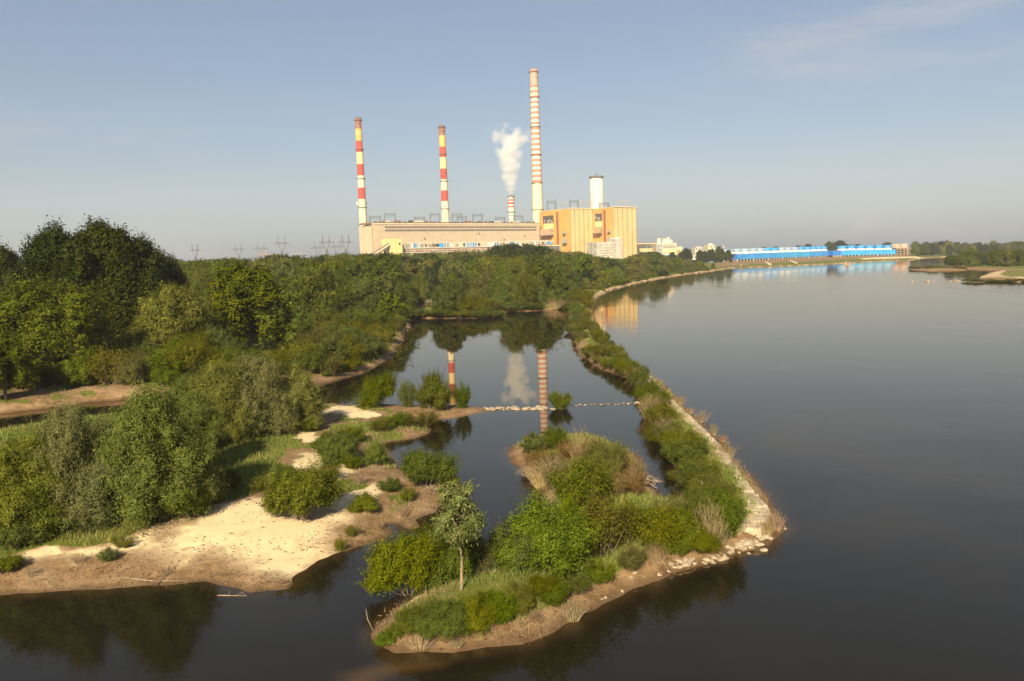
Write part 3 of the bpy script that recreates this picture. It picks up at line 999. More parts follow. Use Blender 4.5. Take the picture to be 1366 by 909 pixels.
led = [(765, 425), (766, 440), (773, 466), (796, 485), (827, 499), (852, 510)]
for i in range(30):
    u = i / 29 * 4.98
    j = int(u)
    px = led[j][0] + (led[j + 1][0] - led[j][0]) * (u - j) + rnd.uniform(0, 5)
    py = led[j][1] + (led[j + 1][1] - led[j][1]) * (u - j) + rnd.uniform(-2, 1)
    S(rnd.choice(['whip_olive', 'whip_olive', 'whip_shrub', 'dry_shrub']), 'groyne_shrub', px, py, py - rnd.uniform(8, 17), rnd.uniform(12, 22), 'bush in the hedge growing along the stone groyne', 'shrub', 'bushes along the groyne')
for i in range(46):
    t = rnd.random()
    if i % 2:
        px, py = 548 + 120 * t, 423.5 - rnd.uniform(0, 1.2)
    else:
        px, py = 645 + 116 * t, 415 - 3 * t - rnd.uniform(0, 1.2)
    S(rnd.choice(['whip_shrub', 'whip_olive', 'near_shrub', 'olive_shrub']), 'pond_shrub', px, py, py - rnd.uniform(5, 11), rnd.uniform(10, 20), 'small bush on the low spits closing the far end of the pond', 'shrub', 'bushes at the far end of the pond')
for i in range(26):
    t = i / 25
    px = 440 + 112 * t ** .8 + rnd.uniform(-4, 2)
    py = 506 - 80 * t + rnd.uniform(-4, 1)
    S(rnd.choice(['whip_shrub', 'whip_olive', 'near_shrub']), 'pond_shrub', px - 3, py, py - rnd.uniform(8, 16), rnd.uniform(14, 24), 'low bush in the scrub along the west shore of the pond', 'shrub', 'scrub west of the pond')
# willows on the near sandy spit
G1 = 'willows on the sandy spit'
S('near_willow', 'willow_tree', 215, 690, 497, 150, 'broad grey green willow, largest on the sandy spit', 'tree', G1)
S('near_willow', 'willow_tree', 170, 694, 545, 130, 'grey green willow leaning over grass left of the largest one', 'tree', G1)
S('near_willow', 'willow_tree', 242, 684, 560, 100, 'willow whose crown nearly touches the sand, right of the largest', 'tree', G1)
S('near_willow', 'willow_tree', 98, 702, 522, 105, 'slender willow with a pointed top near the left edge', 'tree', G1)
S('near_willow', 'willow_tree', 40, 712, 562, 130, 'willow filling the left picture edge above the grass', 'tree', G1)
S('near_willow', 'willow_tree', -20, 708, 590, 120, 'willow cut by the left picture edge', 'tree', G1)
S('near_willow', 'willow_tree', 262, 628, 512, 85, 'willow behind the largest one, nearer to the creek', 'tree', G1)
S('near_willow', 'willow_tree', 135, 640, 545, 100, 'willow behind the pointed one beside the creek', 'tree', G1)
S('near_willow', 'willow_tree', 300, 588, 470, 88, 'grey willow, left one of the group beside the pond', 'tree', G1)
S('near_willow', 'willow_tree', 352, 582, 462, 92, 'grey willow, middle and highest of the group beside the pond', 'tree', G1)
S('near_willow', 'willow_tree', 398, 574, 478, 75, 'grey willow, right one of the group beside the pond', 'tree', G1)
S('near_willow', 'willow_tree', 255, 590, 490, 70, 'small willow left of the group beside the pond', 'tree', G1)
for px, base, top, w, key in [(20, 724, 678, 90, 'near_shrub'), (75, 706, 660, 95, 'near_shrub'), (130, 692, 648, 90, 'near_shrub'), (180, 686, 648, 80, 'near_shrub'),
                              (250, 690, 640, 70, 'near_shrub'), (-20, 725, 670, 80, 'near_shrub'), (285, 672, 630, 50, 'near_shrub'), (300, 655, 618, 44, 'olive_shrub'),
                              (350, 580, 548, 60, 'near_shrub'), (400, 572, 540, 50, 'near_shrub'), (300, 590, 552, 60, 'olive_shrub'), (10, 762, 738, 46, 'near_shrub'),
                              (220, 692, 650, 60, 'near_shrub'), (280, 600, 560, 50, 'near_shrub')]:
    S(key, 'broad_shrub', px, base, top, w, 'bush under the willows on the sandy spit', 'shrub', 'undergrowth below the spit willows')
S('near_shrub', 'broad_shrub', 405, 693, 606, 104, 'rounded green bush standing alone at the back of the bright sand', 'shrub')
S('near_shrub', 'broad_shrub', 452, 616, 570, 64, 'broad bush above the brown mud, left of the bright green one', 'shrub')
S('near_shrub', 'broad_shrub', 432, 606, 572, 40, 'small bush leaning on the one above the brown mud', 'shrub')
S('bright_shrub', 'broad_shrub', 502, 621, 585, 38, 'small bright green bush at the edge of the brown mud', 'shrub')
S('bright_shrub', 'broad_shrub', 490, 681, 655, 54, 'low bright green bush spreading over the sand edge', 'shrub')
S('near_shrub', 'broad_shrub', 572, 650, 588, 78, 'round green bush on the small point reaching into the pond', 'shrub')
S('olive_shrub', 'broad_shrub', 600, 655, 625, 30, 'brownish bush on the tip of the small point', 'shrub')
S('near_shrub', 'broad_shrub', 506, 543, 488, 54, 'tall open bush on the pond bank, leftmost of the row', 'shrub')
S('whip_shrub', 'broad_shrub', 543, 543, 506, 26, 'slim bush between the two larger ones on the pond bank', 'shrub')
S('near_shrub', 'broad_shrub', 577, 546, 491, 54, 'tall bush on the pond bank beside the chimney reflection', 'shrub')
S('whip_shrub', 'broad_shrub', 617, 544, 509, 26, 'narrow bush at the tip of the pond bank', 'shrub')
S('whip_olive', 'broad_shrub', 562, 570, 546, 50, 'low olive bush in front of the row on the pond bank', 'shrub')
S('whip_shrub', 'broad_shrub', 747, 545, 519, 34, 'lone bush growing out of the stone weir', 'shrub')
S('whip_olive', 'broad_shrub', 455, 735, 715, 20, 'thin sapling on the mud slope by the water', 'shrub')

# foreground islet
p = ground_at(615, 787)
Hs = at(615, 641, p.y).z - p.z
rg = random.Random(5)
o = empty('slender_tree', p, 'slender young tree with a bare trunk and silvery crown on the islet', 'tree')
mb = MB()
tp = [Vector((0, 0, -0.2)), Vector((0.09, 0, Hs * .3)), Vector((-0.06, 0.03, Hs * .6)), Vector((0.06, 0, Hs * .97))]
mb.tube(tp, [0.065, 0.052, 0.04, 0.010], M['bark_pale'], 8)
lob = []
for i in range(15):
    t = i / 14
    a = i * 2.4
    q = (1.0 - 0.6 * t) * rg.uniform(0.5, 1.05) if i else 0.2
    c_ = Vector((q * math.cos(a), q * math.sin(a), Hs * (0.54 + 0.40 * t) - 0.14 * q))
    lob.append((c_, rg.uniform(0.26, 0.40) * (1.1 - 0.5 * t), rg.uniform(0.22, 0.36)))
    s_ = tp[2].lerp(tp[3], max(0, t - 0.15))
    mb.tube([s_, s_.lerp(c_, .5) + Vector((0, 0, .08)), c_], [0.022, 0.014, 0.005], M['bark_pale'], 4)
V, F, t = crown_arrays(lob, 3600, 0.16, 0.05, 77, droop=0.3, per=7, spread=0.4, shoots=0.9, up=0.3)
link('crown', np_mesh('slender_crown', V, F, [M['silver']], t), o)
mb.build('trunk', o, True)

S('near_shrub', 'broad_shrub', 545, 792, 692, 122, 'broad green bush hanging over the water left of the slender tree', 'shrub')
S('near_shrub', 'broad_shrub', 600, 778, 688, 104, 'dense bush directly behind the trunk of the slender tree', 'shrub')
S('whip_shrub', 'broad_shrub', 672, 762, 694, 50, 'upright thin bush between the slender tree and the round tree', 'shrub')
S('whip_olive', 'broad_shrub', 645, 765, 710, 40, 'brownish thin bush right behind the slender tree', 'shrub')
S('bright_shrub', 'broad_shrub', 730, 762, 644, 134, 'round bright green bush, largest on the foreground islet', 'shrub')
S('bright_shrub', 'broad_shrub', 768, 735, 652, 80, 'bright green bush behind the right side of the largest bush', 'shrub')
S('near_shrub', 'broad_shrub', 700, 758, 700, 70, 'lower bush below the left side of the largest bush', 'shrub')
S('whip_olive', 'broad_shrub', 800, 735, 640, 92, 'tall olive bush right of the largest bush', 'shrub')
S('whip_olive', 'broad_shrub', 828, 725, 650, 66, 'olive bush in the middle of the islet beside the inlet', 'shrub')
S('whip_shrub', 'broad_shrub', 775, 672, 612, 80, 'light green bush on the back half of the islet', 'shrub')
S('olive_shrub', 'broad_shrub', 808, 638, 576, 66, 'rounded olive bush at the far right of the islet', 'shrub')
S('whip_olive', 'broad_shrub', 790, 660, 600, 60, 'olive bush between the grey bare bush and the driftwood', 'shrub')
S('dry_shrub', 'bare_shrub', 778, 620, 566, 52, 'grey leafless bush at the far end of the islet', 'shrub')
S('dry_shrub', 'bare_shrub', 722, 648, 610, 50, 'brown leafless brush on the left shore of the islet', 'shrub')
S('dry_shrub', 'bare_shrub', 742, 640, 598, 54, 'brown leafless brush beside the grassy point of the islet', 'shrub')
S('dry_shrub', 'bare_shrub', 846, 644, 604, 40, 'brown leafless brush over the driftwood by the inlet', 'shrub')
for px, base, top, w in [(725, 628, 596, 44), (745, 650, 612, 50), (760, 616, 584, 40), (790, 622, 588, 46), (835, 640, 600, 46), (818, 662, 622, 48), (775, 655, 618, 46), (712, 622, 600, 30), (845, 660, 628, 40)]:
    S('rusty_shrub', 'scrub_bush', px, base, top, w, 'wispy rusty brown bush in the scrub on the back half of the islet', 'shrub', 'rusty scrub on the islet')
S('whip_shrub', 'broad_shrub', 715, 602, 576, 44, 'low green bush on the grassy point of the islet', 'shrub')
S('whip_shrub', 'broad_shrub', 742, 598, 566, 34, 'upright green bush behind the grassy point', 'shrub')
S('near_shrub', 'broad_shrub', 592, 846, 798, 84, 'wide low bush on the front slope of the islet below the slender tree', 'shrub')
S('olive_shrub', 'broad_shrub', 635, 838, 785, 78, 'low reddish green bush on the front slope right of the slender tree', 'shrub')
S('near_shrub', 'broad_shrub', 545, 842, 806, 54, 'low green bush on the left front slope of the islet', 'shrub')
S('bright_shrub', 'broad_shrub', 515, 856, 838, 34, 'small green bush at the left tip of the islet', 'shrub')
S('whip_shrub', 'broad_shrub', 668, 828, 790, 46, 'tall weeds in front of the grassy middle of the islet', 'shrub')
S('olive_shrub', 'broad_shrub', 700, 815, 782, 44, 'low olive weeds on the front slope of the islet', 'shrub')
S('whip_shrub', 'broad_shrub', 740, 805, 775, 46, 'green weeds near the right front slope of the islet', 'shrub')
for px, base, top, w, key in [(612, 832, 806, 40, 'whip_olive'), (655, 812, 786, 44, 'whip_shrub'), (690, 800, 772, 40, 'whip_olive'), (725, 790, 764, 44, 'olive_shrub'), (770, 790, 762, 46, 'whip_olive'),
                              (800, 775, 748, 44, 'whip_shrub'), (845, 758, 728, 46, 'whip_olive'), (875, 750, 722, 40, 'dry_shrub'), (560, 832, 812, 36, 'dry_shrub'), (715, 830, 812, 30, 'dry_shrub'),
                              (640, 852, 834, 34, 'dry_shrub'), (610, 862, 846, 30, 'dry_shrub')]:
    S(key, 'weed_clump', px, base, top, w, 'ragged weed clump on the grassy front slope of the islet', 'shrub', 'weed clumps on the islet slope')
for px, base, top, w, key in [(470, 590, 566, 34, 'whip_shrub'), (510, 575, 552, 36, 'whip_olive'), (535, 568, 548, 30, 'whip_shrub'), (440, 640, 618, 34, 'whip_olive'), (480, 645, 628, 26, 'dry_shrub'),
                              (520, 655, 636, 30, 'whip_shrub'), (545, 668, 648, 30, 'whip_olive'), (470, 625, 606, 28, 'whip_shrub'), (380, 640, 618, 32, 'whip_shrub'), (345, 655, 632, 34, 'whip_olive'),
                              (415, 575, 552, 34, 'whip_shrub'), (535, 690, 672, 26, 'dry_shrub'), (505, 705, 690, 24, 'dry_shrub'), (470, 715, 700, 26, 'whip_olive'), (145, 748, 730, 26, 'whip_shrub'),
                              (165, 730, 712, 30, 'whip_olive'), (105, 752, 736, 24, 'dry_shrub'), (40, 770, 752, 24, 'dry_shrub')]:
    S(key, 'weed_clump', px, base, top, w, 'ragged weed clump scattered on the sandy spit', 'shrub', 'weed clumps on the sandy spit')
S('dry_shrub', 'bare_shrub', 765, 826, 796, 46, 'leafless brush on the right front slope of the islet', 'shrub')
S('dry_shrub', 'bare_shrub', 560, 862, 838, 60, 'dry brown brush on the mud slope under the low green bush', 'shrub')
for px, base, top, w, key in [(880, 735, 665, 66, 'whip_olive'), (915, 728, 668, 62, 'near_shrub'), (945, 730, 664, 58, 'dry_shrub'), (930, 735, 685, 60, 'olive_shrub'),
                              (965, 715, 650, 54, 'whip_shrub'), (895, 705, 655, 54, 'whip_olive'), (860, 715, 668, 48, 'near_shrub'), (905, 738, 700, 50, 'whip_shrub'),
                              (940, 700, 640, 62, 'near_shrub')]:
    S(key, 'groyne_shrub', px, base, top, w, 'leafy bush in the thicket where the islet joins the stone groyne', 'shrub', 'thicket at the end of the groyne')
# shrubs down the groyne
lx = [(775, 420), (768, 432), (778, 450), (790, 462), (805, 474), (820, 484), (838, 496), (852, 505), (872, 520), (880, 538), (893, 556), (905, 575),
      (915, 592), (925, 610), (935, 628), (945, 645), (955, 662), (965, 680), (975, 695)]
for i in range(len(lx) - 1):
    for j in range(3 if i > 6 else 1):
        t = rnd.random()
        px = lx[i][0] * (1 - t) + lx[i + 1][0] * t + (rnd.uniform(-28, -4) if i > 8 else rnd.uniform(-14, -2))
        py = lx[i][1] * (1 - t) + lx[i + 1][1] * t
        hh = {True: 22, False: 17}[i > 8] * (0.8 + 0.06 * i)
        key = rnd.choice(['whip_shrub', 'whip_olive', 'whip_olive', 'near_shrub', 'dry_shrub', 'olive_shrub']) if i > 6 else rnd.choice(['whip_olive', 'whip_shrub'])
        S(key, 'groyne_shrub', px, py, py - hh * rnd.uniform(0.8, 1.15), hh * rnd.uniform(1.3, 1.7), 'bush in the hedge growing along the stone groyne', 'shrub', 'bushes along the groyne')
for px, py, h_, w in [(778, 405, 16, 24), (782, 398, 14, 24), (772, 400, 16, 26), (785, 412, 18, 20), (783, 430, 22, 18), (776, 440, 20, 20), (795, 455, 20, 20)]:
    S('whip_olive', 'groyne_shrub', px, py, py - h_, w, 'bush in the hedge growing along the stone groyne', 'shrub', 'bushes along the groyne')
for i in range(34):
    t = i / 33
    px = 764 + 88 * t ** 1.45 + rnd.uniform(-6, 7)
    py = 404 + 100 * t + rnd.uniform(-3, 3)
    S(rnd.choice(['whip_olive', 'whip_olive', 'whip_shrub']), 'groyne_shrub', px, py, py - rnd.uniform(9, 15) * (1 + .5 * t), rnd.uniform(12, 18) * (1 + .5 * t), 'bush in the hedge growing along the stone groyne', 'shrub', 'bushes along the groyne')
for px, py, h_, w in [(890, 528, 18, 22), (905, 540, 16, 20), (921, 552, 18, 22), (935, 566, 20, 24), (950, 580, 24, 26), (962, 592, 24, 28), (972, 608, 24, 26), (984, 622, 22, 24),
                      (1018, 668, 26, 26), (1035, 705, 38, 44), (1020, 712, 34, 40), (985, 690, 40, 40), (960, 722, 40, 44), (985, 710, 30, 30)]:
    px += rnd.uniform(-4, 3)
    py += rnd.uniform(-4, 4)
    f_ = rnd.uniform(.45, 1.1)
    h_, w = h_ * f_, w * f_ * rnd.uniform(.8, 1.4)
    S('dry_shrub', 'bare_shrub', px, py, py - h_, w, 'leafless brown brush on the river side of the stone groyne', 'shrub', 'dry brush along the groyne')

# ------------------------------------------------------------------ the wood between pond and power station
SKY = [(-200, 318), (0, 322), (40, 335), (240, 346), (300, 344), (350, 343), (375, 336), (400, 341), (440, 339), (470, 334), (500, 337), (560, 337), (600, 335),
       (640, 331), (670, 325), (690, 323), (720, 326), (745, 336), (770, 333), (790, 341), (830, 346), (850, 338), (872, 336), (895, 343), (930, 347), (955, 352)]


def skyline(px):
    for (a, ya), (b_, yb) in zip(SKY, SKY[1:]):
        if a <= px <= b_:
            return ya + (yb - ya) * (px - a) / (b_ - a)
    return SKY[0][1] if px < SKY[0][0] else SKY[-1][1]


rg = random.Random(42)
cand = []
Yc = 205.0
while Yc < 930:
    sp = 8.5 + Yc * 0.011
    x0, x1 = -0.66 * Yc, 0.27 * Yc
    n_ = int((x1 - x0) / sp)
    for i in range(n_):
        cand.append((x0 + (i + rg.random()) * sp, Yc + rg.uniform(-.5, .5) * sp))
    Yc += sp * 0.9
cx_ = np.array([c_[0] for c_ in cand])
cy_ = np.array([c_[1] for c_ in cand])
cz, _, cB, _ = terrain(cx_, cy_)
front = {}
order = np.argsort(cy_)
nt_ = 0
for i in order:
    x, y, z, d = cx_[i], cy_[i], cz[i], cB[i]
    if d < 4.5 or z < 0.3:
        continue
    bx, by, _w = proj((x, y, z))
    if bx < -60 or bx > 962:
        continue
    if y < 330 and bx < 400 and by > 420:
        continue
    H = rg.uniform(10, 17.5) if d > 14 else rg.uniform(4.5, 10)
    if y > 520:
        H = rg.uniform(13, 22)
    if 655 < bx < 745 and y > 380:
        H *= 1.25
    sk = skyline(bx) - 0.5 + abs(rg.gauss(0, 1.8))
    cap = at(bx, sk, y).z - z
    H = min(H, cap)
    if H < 4:
        continue
    ty = proj((x, y, z + H))[1]
    W = min(H * rg.uniform(0.66, 1.0), 15)
    hw = max(2, int(W * 0.32 * FPX / y))
    cols = range(int(bx) - hw, int(bx) + hw + 1)
    cur = sum(front.get(c_, 1e9) for c_ in cols) / len(cols)
    if ty > cur - 0.5:
        continue
    for c_ in cols:
        front[c_] = min(front.get(c_, 1e9), ty + 0.12 * (by - ty))
    if d < 14 and H < 8:
        kind = rg.choice(['far_willow', 'far_bush', 'far_alder'])
    else:
        kind = rg.choice(['far_willow', 'far_willow', 'far_alder', 'far_poplar'])
    if 655 < bx < 745 and y > 400:
        kind = 'far_poplar'
    if y < 330:
        kind = {'far_willow': 'mid_willow', 'far_alder': 'mid_alder', 'far_poplar': 'mid_alder'}.get(kind, kind)
    nm = {'willow': 'willow_tree', 'alder': 'alder_tree', 'poplar': 'poplar_tree', 'bush': 'broad_shrub'}[kind.split('_')[1]]
    lb = {'willow': 'olive willow in the wood between the pond and the power station', 'alder': 'green alder in the wood between the pond and the power station',
          'poplar': 'dark poplar in the wood between the pond and the power station', 'bush': 'low bush at the edge of the wood near the power station'}[kind.split('_')[1]]
    plant(kind, nm, (x, y, z - 0.1), H, W * (1.5 if nm == 'broad_shrub' else 1), lb, 'shrub' if nm == 'broad_shrub' else 'tree', nm.replace('_', ' ') + 's of the wood before the power station')
    nt_ += 1
print('wood trees', nt_)
# bushes along the river edge of the wood
for i in range(30):
    t = i / 29
    px = 806 + t * 146
    py = 390 - 26.5 * (t ** 0.62)
    p = ground_at(px, py - 2.0)
    p.x -= rg.uniform(2, 6) * p.y / 400
    plant('far_bush' if i % 3 else 'far_olive', 'broad_shrub', p, rg.uniform(3, 6), rg.uniform(6, 10), 'low bush on the stony river edge of the wood', 'shrub', 'bushes on the river edge')

# far right: island and the woods across the river
for i in range(34):
    px = 1266 + i * 4.2 + rg.uniform(-4, 4)
    base = 357 - rg.uniform(0, 7)
    p = on_z(px, base, 1.0)
    top = 343 - 8 * min(1, max(0, (px - 1262) / 30)) + rg.uniform(-5, 6)
    H = min(14, max(4, at(px, top, p.y).z - 1.0))
    plant(rg.choice(['far_willow', 'far_alder', 'far_alder']), 'willow_tree' if i % 3 == 0 else 'alder_tree', p, H, H * rg.uniform(0.9, 1.2), 'bushy green tree on the river island at the right edge', 'tree', 'trees on the river island')
for i in range(14):
    px = 1216 + i * 5.2
    p = on_z(px, 359 + rg.uniform(-.4, .4), 0.4)
    plant('far_olive', 'broad_shrub', p, rg.uniform(1.4, 2.8), rg.uniform(4, 7), 'brownish low bush on the thin spit off the river island', 'shrub', 'bushes on the thin spit')
for i in range(14):
    px = 1290 + i * 6
    p = on_z(px, 375.6 + rg.uniform(-.5, .5), 0.3)
    plant('far_olive', 'broad_shrub', p, rg.uniform(0.7, 1.3), rg.uniform(2.5, 4.5), 'brownish weed clump below the sandbar', 'shrub', 'weeds below the sandbar')
for row in range(3):
    for i in range(26):
        Y = 1090 + row * 70 + rg.uniform(-15, 15)
        px = 1224 + i * 6.4 + rg.uniform(-3, 3)
        top = 322.5 + rg.uniform(-2.5, 3.5) + (2 if 1270 < px < 1320 else 0) - (row - 1) * 1.0
        q = at(px, 338, Y)
        H = min(26, max(8, at(px, top, Y).z - 2.0))
        plant(rg.choice(['far_alder', 'far_poplar', 'far_willow']), 'poplar_tree', (q.x, Y, 1.6), H, H * rg.uniform(0.7, 0.95), 'dark tree in the wood across the river on the right', 'tree', 'trees across the river')
for px, top, w in [(968, 331, 12), (980, 332, 14), (1000, 331, 14), (1018, 329, 16), (1035, 328.5, 12), (1052, 329.5, 12), (1064, 327, 14), (1078, 325, 16), (1091, 326, 16), (1106, 322, 24),
                   (1119, 320.5, 26), (1131, 324, 22), (1144, 325, 16), (1156, 328, 14), (1170, 325, 14), (1184, 322.5, 20), (1194, 325, 16)]:
    Y = 1290
    q = at(px, 338, Y)
    H = at(px, top, Y).z - 3
    plant('far_poplar', 'poplar_tree', (q.x, Y, 2.6), H, w * Y / FPX, 'dark tree rising behind the blue cooling cells', 'tree', 'trees behind the cooling cells')
for px, base, top, w in [(908, 346, 333, 14), (915, 347, 330.5, 16), (934, 346, 333, 14), (941, 346, 332, 14), (950, 347, 331, 14), (958, 347, 328, 12), (963, 347, 328, 9), (972, 346, 332, 12), (896, 346, 336, 14)]:
    Y = 960
    q = at(px, 338, Y)
    plant('far_poplar', 'poplar_tree', (q.x, Y, 2.6), at(px, top, Y).z - 3, w * Y / FPX, 'dark tree between the office block and the cooling cells', 'tree', 'trees by the office block')
# ------------------------------------------------------------------ power station
TH = R(40)
E1 = Vector((math.cos(TH), math.sin(TH), 0))      # along the facades, to the right and away
E2 = Vector((-math.sin(TH), math.cos(TH), 0))     # into the buildings
GZ0 = 3.6


def add(o, a, b_):
    return (o[0] + E1.x * a + E2.x * b_, o[1] + E1.y * a + E2.y * b_)


def chimney(name, pxt, pyt, Y, wt_px, wb_px, bands, rings, label, extra=None):
    """bands: [(pixel row of the top of the band, material)], from the top down"""
    top = at(pxt, pyt, Y)
    s = Y / FPX
    H = top.z - GZ0
    o = empty(name, (top.x, Y, GZ0), label, 'chimney')
    rt, rb = wt_px * s / 2, wb_px * s / 2

    def zz(py):
        return at(pxt + (py - pyt) * 0.03, py, Y).z - GZ0

    def rad(z):
        t = max(0.0, 1 - z / H)
        return rt + (rb - rt) * t ** 1.25
    zs = [zz(y) for y, _ in bands] + [0.0]
    prof = []
    for k in range(len(bands) - 1, -1, -1):
        z0, z1 = zs[k + 1], zs[k]
        for q in range(3):
            z = z0 + (z1 - z0) * q / 3
            prof.append((rad(z), z, bands[k][1]))
    prof.append((rt, H, bands[0][1]))
    prof.append((rt - 0.7, H, M['soot_and_shade']))
    prof.append((rt - 0.9, H - 4, M['soot_and_shade']))
    mb = MB()
    mb.lathe(prof, bands[-1][1], seg=36, cap=False)
    mb.quad([((rt - 0.9) * math.cos(2 * PI * i / 36), (rt - 0.9) * math.sin(2 * PI * i / 36), H - 4) for i in range(36)], M['soot_and_shade'])
    shaft = mb.build('shaft', o, True)
    shaft.data.polygons[-1].use_smooth = False
    for y in rings:
        z = zz(y)
        r = rad(z)
        rbm = MB()
        rbm.lathe([(r + 0.02, z - 0.5), (r + 1.3, z - 0.35), (r + 1.3, z - 0.1), (r + 0.02, z)], M['steel'], seg=30, cap=False)
        rbm.lathe([(r + 1.25, z + 1.0), (r + 1.32, z + 1.1), (r + 1.25, z + 1.15)], M['steel'], seg=30, cap=False)
        for i in range(16):
            a = 2 * PI * i / 16
            rbm.tube([((r + 1.27) * math.cos(a), (r + 1.27) * math.sin(a), z - 0.2), ((r + 1.27) * math.cos(a), (r + 1.27) * math.sin(a), z + 1.1)], 0.05, M['steel'], 4)
        rbm.build('gallery', o)
    lad = MB()
    a = R(-28)
    for k in range(12):
        z0, z1 = H * k / 12, H * (k + 1) / 12
        r0, r1 = rad(z0) + 0.45, rad(z1) + 0.45
        lad.tube([(r0 * math.cos(a), r0 * math.sin(a), z0), (r1 * math.cos(a), r1 * math.sin(a), z1)], 0.32, M['steel'], 4)
    lad.build('ladder', shaft)
    return o


c1 = chimney('striped_chimney', 477.6, 157.1, 1085, 8.2, 12.0,
             [(157.1, M['soot_and_shade']), (159.5, M['rust']), (172.4, M['stack_orange']), (188.5, M['red']), (203.8, M['stack_yellow']), (219.5, M['red']), (234.8, M['cream']),
              (250.9, M['red']), (266, M['cream'])], [160.8, 200, 238.7, 277, 316], 'tall red and yellow banded chimney at the left end of the turbine hall')
plat = MB()
plat.box((-5.6, -3.5, at(480, 272, 1085).z - GZ0), (2.6, 2.6, 3.4), M['white'])
plat.box((5.6, -4.2, at(480, 272, 1085).z - GZ0), (3.0, 2.0, 2.6), M['steel'])
plat.build('antenna_box', c1)
chimney('striped_chimney', 589.4, 167.2, 1175, 8.2, 11.0,
        [(167.2, M['soot_and_shade']), (170, M['rust']), (181.2, M['stack_orange']), (196.5, M['red']), (210.5, M['stack_yellow']), (225.4, M['red']), (239.8, M['cream']),
         (254.6, M['red']), (268.7, M['cream'])], [170.6, 206.5, 241.9, 278.7], 'red and yellow banded chimney rising behind the middle of the turbine hall')
bands = [(93.2, M['brick_red']), (97.1, M['stain'])]
y = 114.4
while y < 241:
    bands.append((y, M['brick_red']))
    bands.append((y + 3.4, M['white'] if y > 124 else M['cream']))
    y += 7.02
bands[-1] = (244.4, M['cream'])
chimney('striped_chimney', 712.0, 93.2, 1262, 10.6, 16.2, bands, [96.6, 130.4, 169.4, 207, 244.5, 280], 'tallest chimney, with many narrow faded red and white rings')
chimney('short_chimney', 681.6, 261.2, 1300, 8.4, 9.2,
        [(261.2, M['rust']), (262.4, M['white']), (266.4, M['red']), (268.2, M['white']), (270.2, M['red']), (272.4, M['white']), (275.4, M['red']), (277.0, M['white']),
         (283, M['green_paint']), (284.2, M['white']), (287.5, M['green_paint']), (288.7, M['white']), (292, M['green_paint']), (293, M['white'])], [262.8, 283],
        'short red and white chimney giving off a white plume')

# white round stack behind the yellow boiler house
Y = 1292
t0 = at(795.4, 236, Y)
ws = empty('white_stack', (t0.x, Y, GZ0), 'thick plain white stack behind the yellow boiler house', 'chimney')
mb = MB()
hh = t0.z - GZ0
mb.lathe([(10.6, 0), (10.2, hh * .5), (10.0, hh), (9.2, hh), (9.0, hh - 3)], M['white'], seg=40, cap=True)
mb.build('shaft', ws, True)
mb = MB()
mb.lathe([(10.05, hh - 2.6), (11.0, hh - 2.3), (11.3, hh + 0.3), (10.05, hh + 0.6)], M['soot_and_shade'], seg=40, cap=False)
mb.build('rim', ws)
mb = MB()
mb.box((0, -6, hh + 1.5), (3, 2, 2.6), M['steel'])
mb.tube([(-1, -6, hh), (-1, -6, hh + 6)], 0.3, M['steel'])
mb.tube([(-1, -6, hh + 5), (4, -6, hh + 3)], 0.25, M['steel'])
mb.build('roof_crane', ws)

# turbine hall
HL = (-168.0, 1040.0)
LEN = 279.0
HT = 66.0 - GZ0
th = empty('turbine_hall', (HL[0], HL[1], GZ0), 'long pale concrete turbine hall with two window bands under the roof', 'building', rz=TH)
mb = MB()
mb.prism([(0, 0), (LEN, 0), (LEN, 37), (0, 37)], 0, [HT, HT, HT - 3.5, HT - 3.5], M['panels'], M['roof_dark'])
th_wall = mb.build('wall', th)
for z in (HT - 5.6, HT - 9.6):
    mb = MB()
    mb.box((LEN / 2 + 5, 0.25, z), (LEN - 22, 0.9, 2.2), M['glass_band'])
    for k in range(64):
        mb.box((17 + k * 4.05, -0.28, z), (0.35, 0.2, 2.2), M['concrete_grey'])
    mb.build('window_band', th_wall)
mb = MB()
mb.box((LEN / 2, -0.3, HT + 0.4), (LEN + 0.8, 1.0, 1.0), M['roof_dark'])
mb.box((LEN / 2, -0.4, HT - 1.2), (LEN + 0.6, 0.7, 1.6), M['cream'])
mb.build('cornice', th_wall)
mb = MB()
for k in range(40):
    x = 8 + k * 6.8 + rnd.uniform(-1.5, 1.5)
    s = rnd.choice([1.2, 1.6, 2.4])
    mb.box((x, rnd.uniform(3, 9), HT + s * .7), (s * rnd.uniform(.8, 2.2), 2, s * 1.4), rnd.choice([M['dark'], M['steel'], M['soot_and_shade'], M['rust']]))
for k, c_ in ((70, 14), (112, 8), (205, 10), (238, 12), (24, 6)):
    mb.box((k, 5, HT + 1.6), (c_, 4, 2.6), rnd.choice([M['cream'], M['white']]))
mb.build('roof_ventilators', th)
mb = MB()
mb.box((-1.2, 20, HT - 1.2), (2.0, 30, 1.2), M['soot_and_shade'])
for k in range(6):
    mb.box((-.6, 6 + k * 5, HT + .2), (2.2, 1.5, rnd.uniform(1, 2.4)), rnd.choice([M['soot_and_shade'], M['rust']]))
mb.build('gable_trim', th_wall)
mb = MB()
for k, (x, z) in enumerate(((30, 30), (70, 34), (118, 28), (160, 40), (205, 31), (244, 36))):
    mb.box((x, -.35, z - 4), (.5, .6, 34), M['concrete_grey'])
    mb.box((x + 6, -.25, z + 8), (1.6, .5, 2.2), M['dark'])
mb.build('downpipes', th_wall)
mb = MB()
mb.tube([(-0.4, 3, 0), (-0.4, 3, HT)], 0.5, M['rust'], 4)
mb.build('drain_pipe', th_wall)

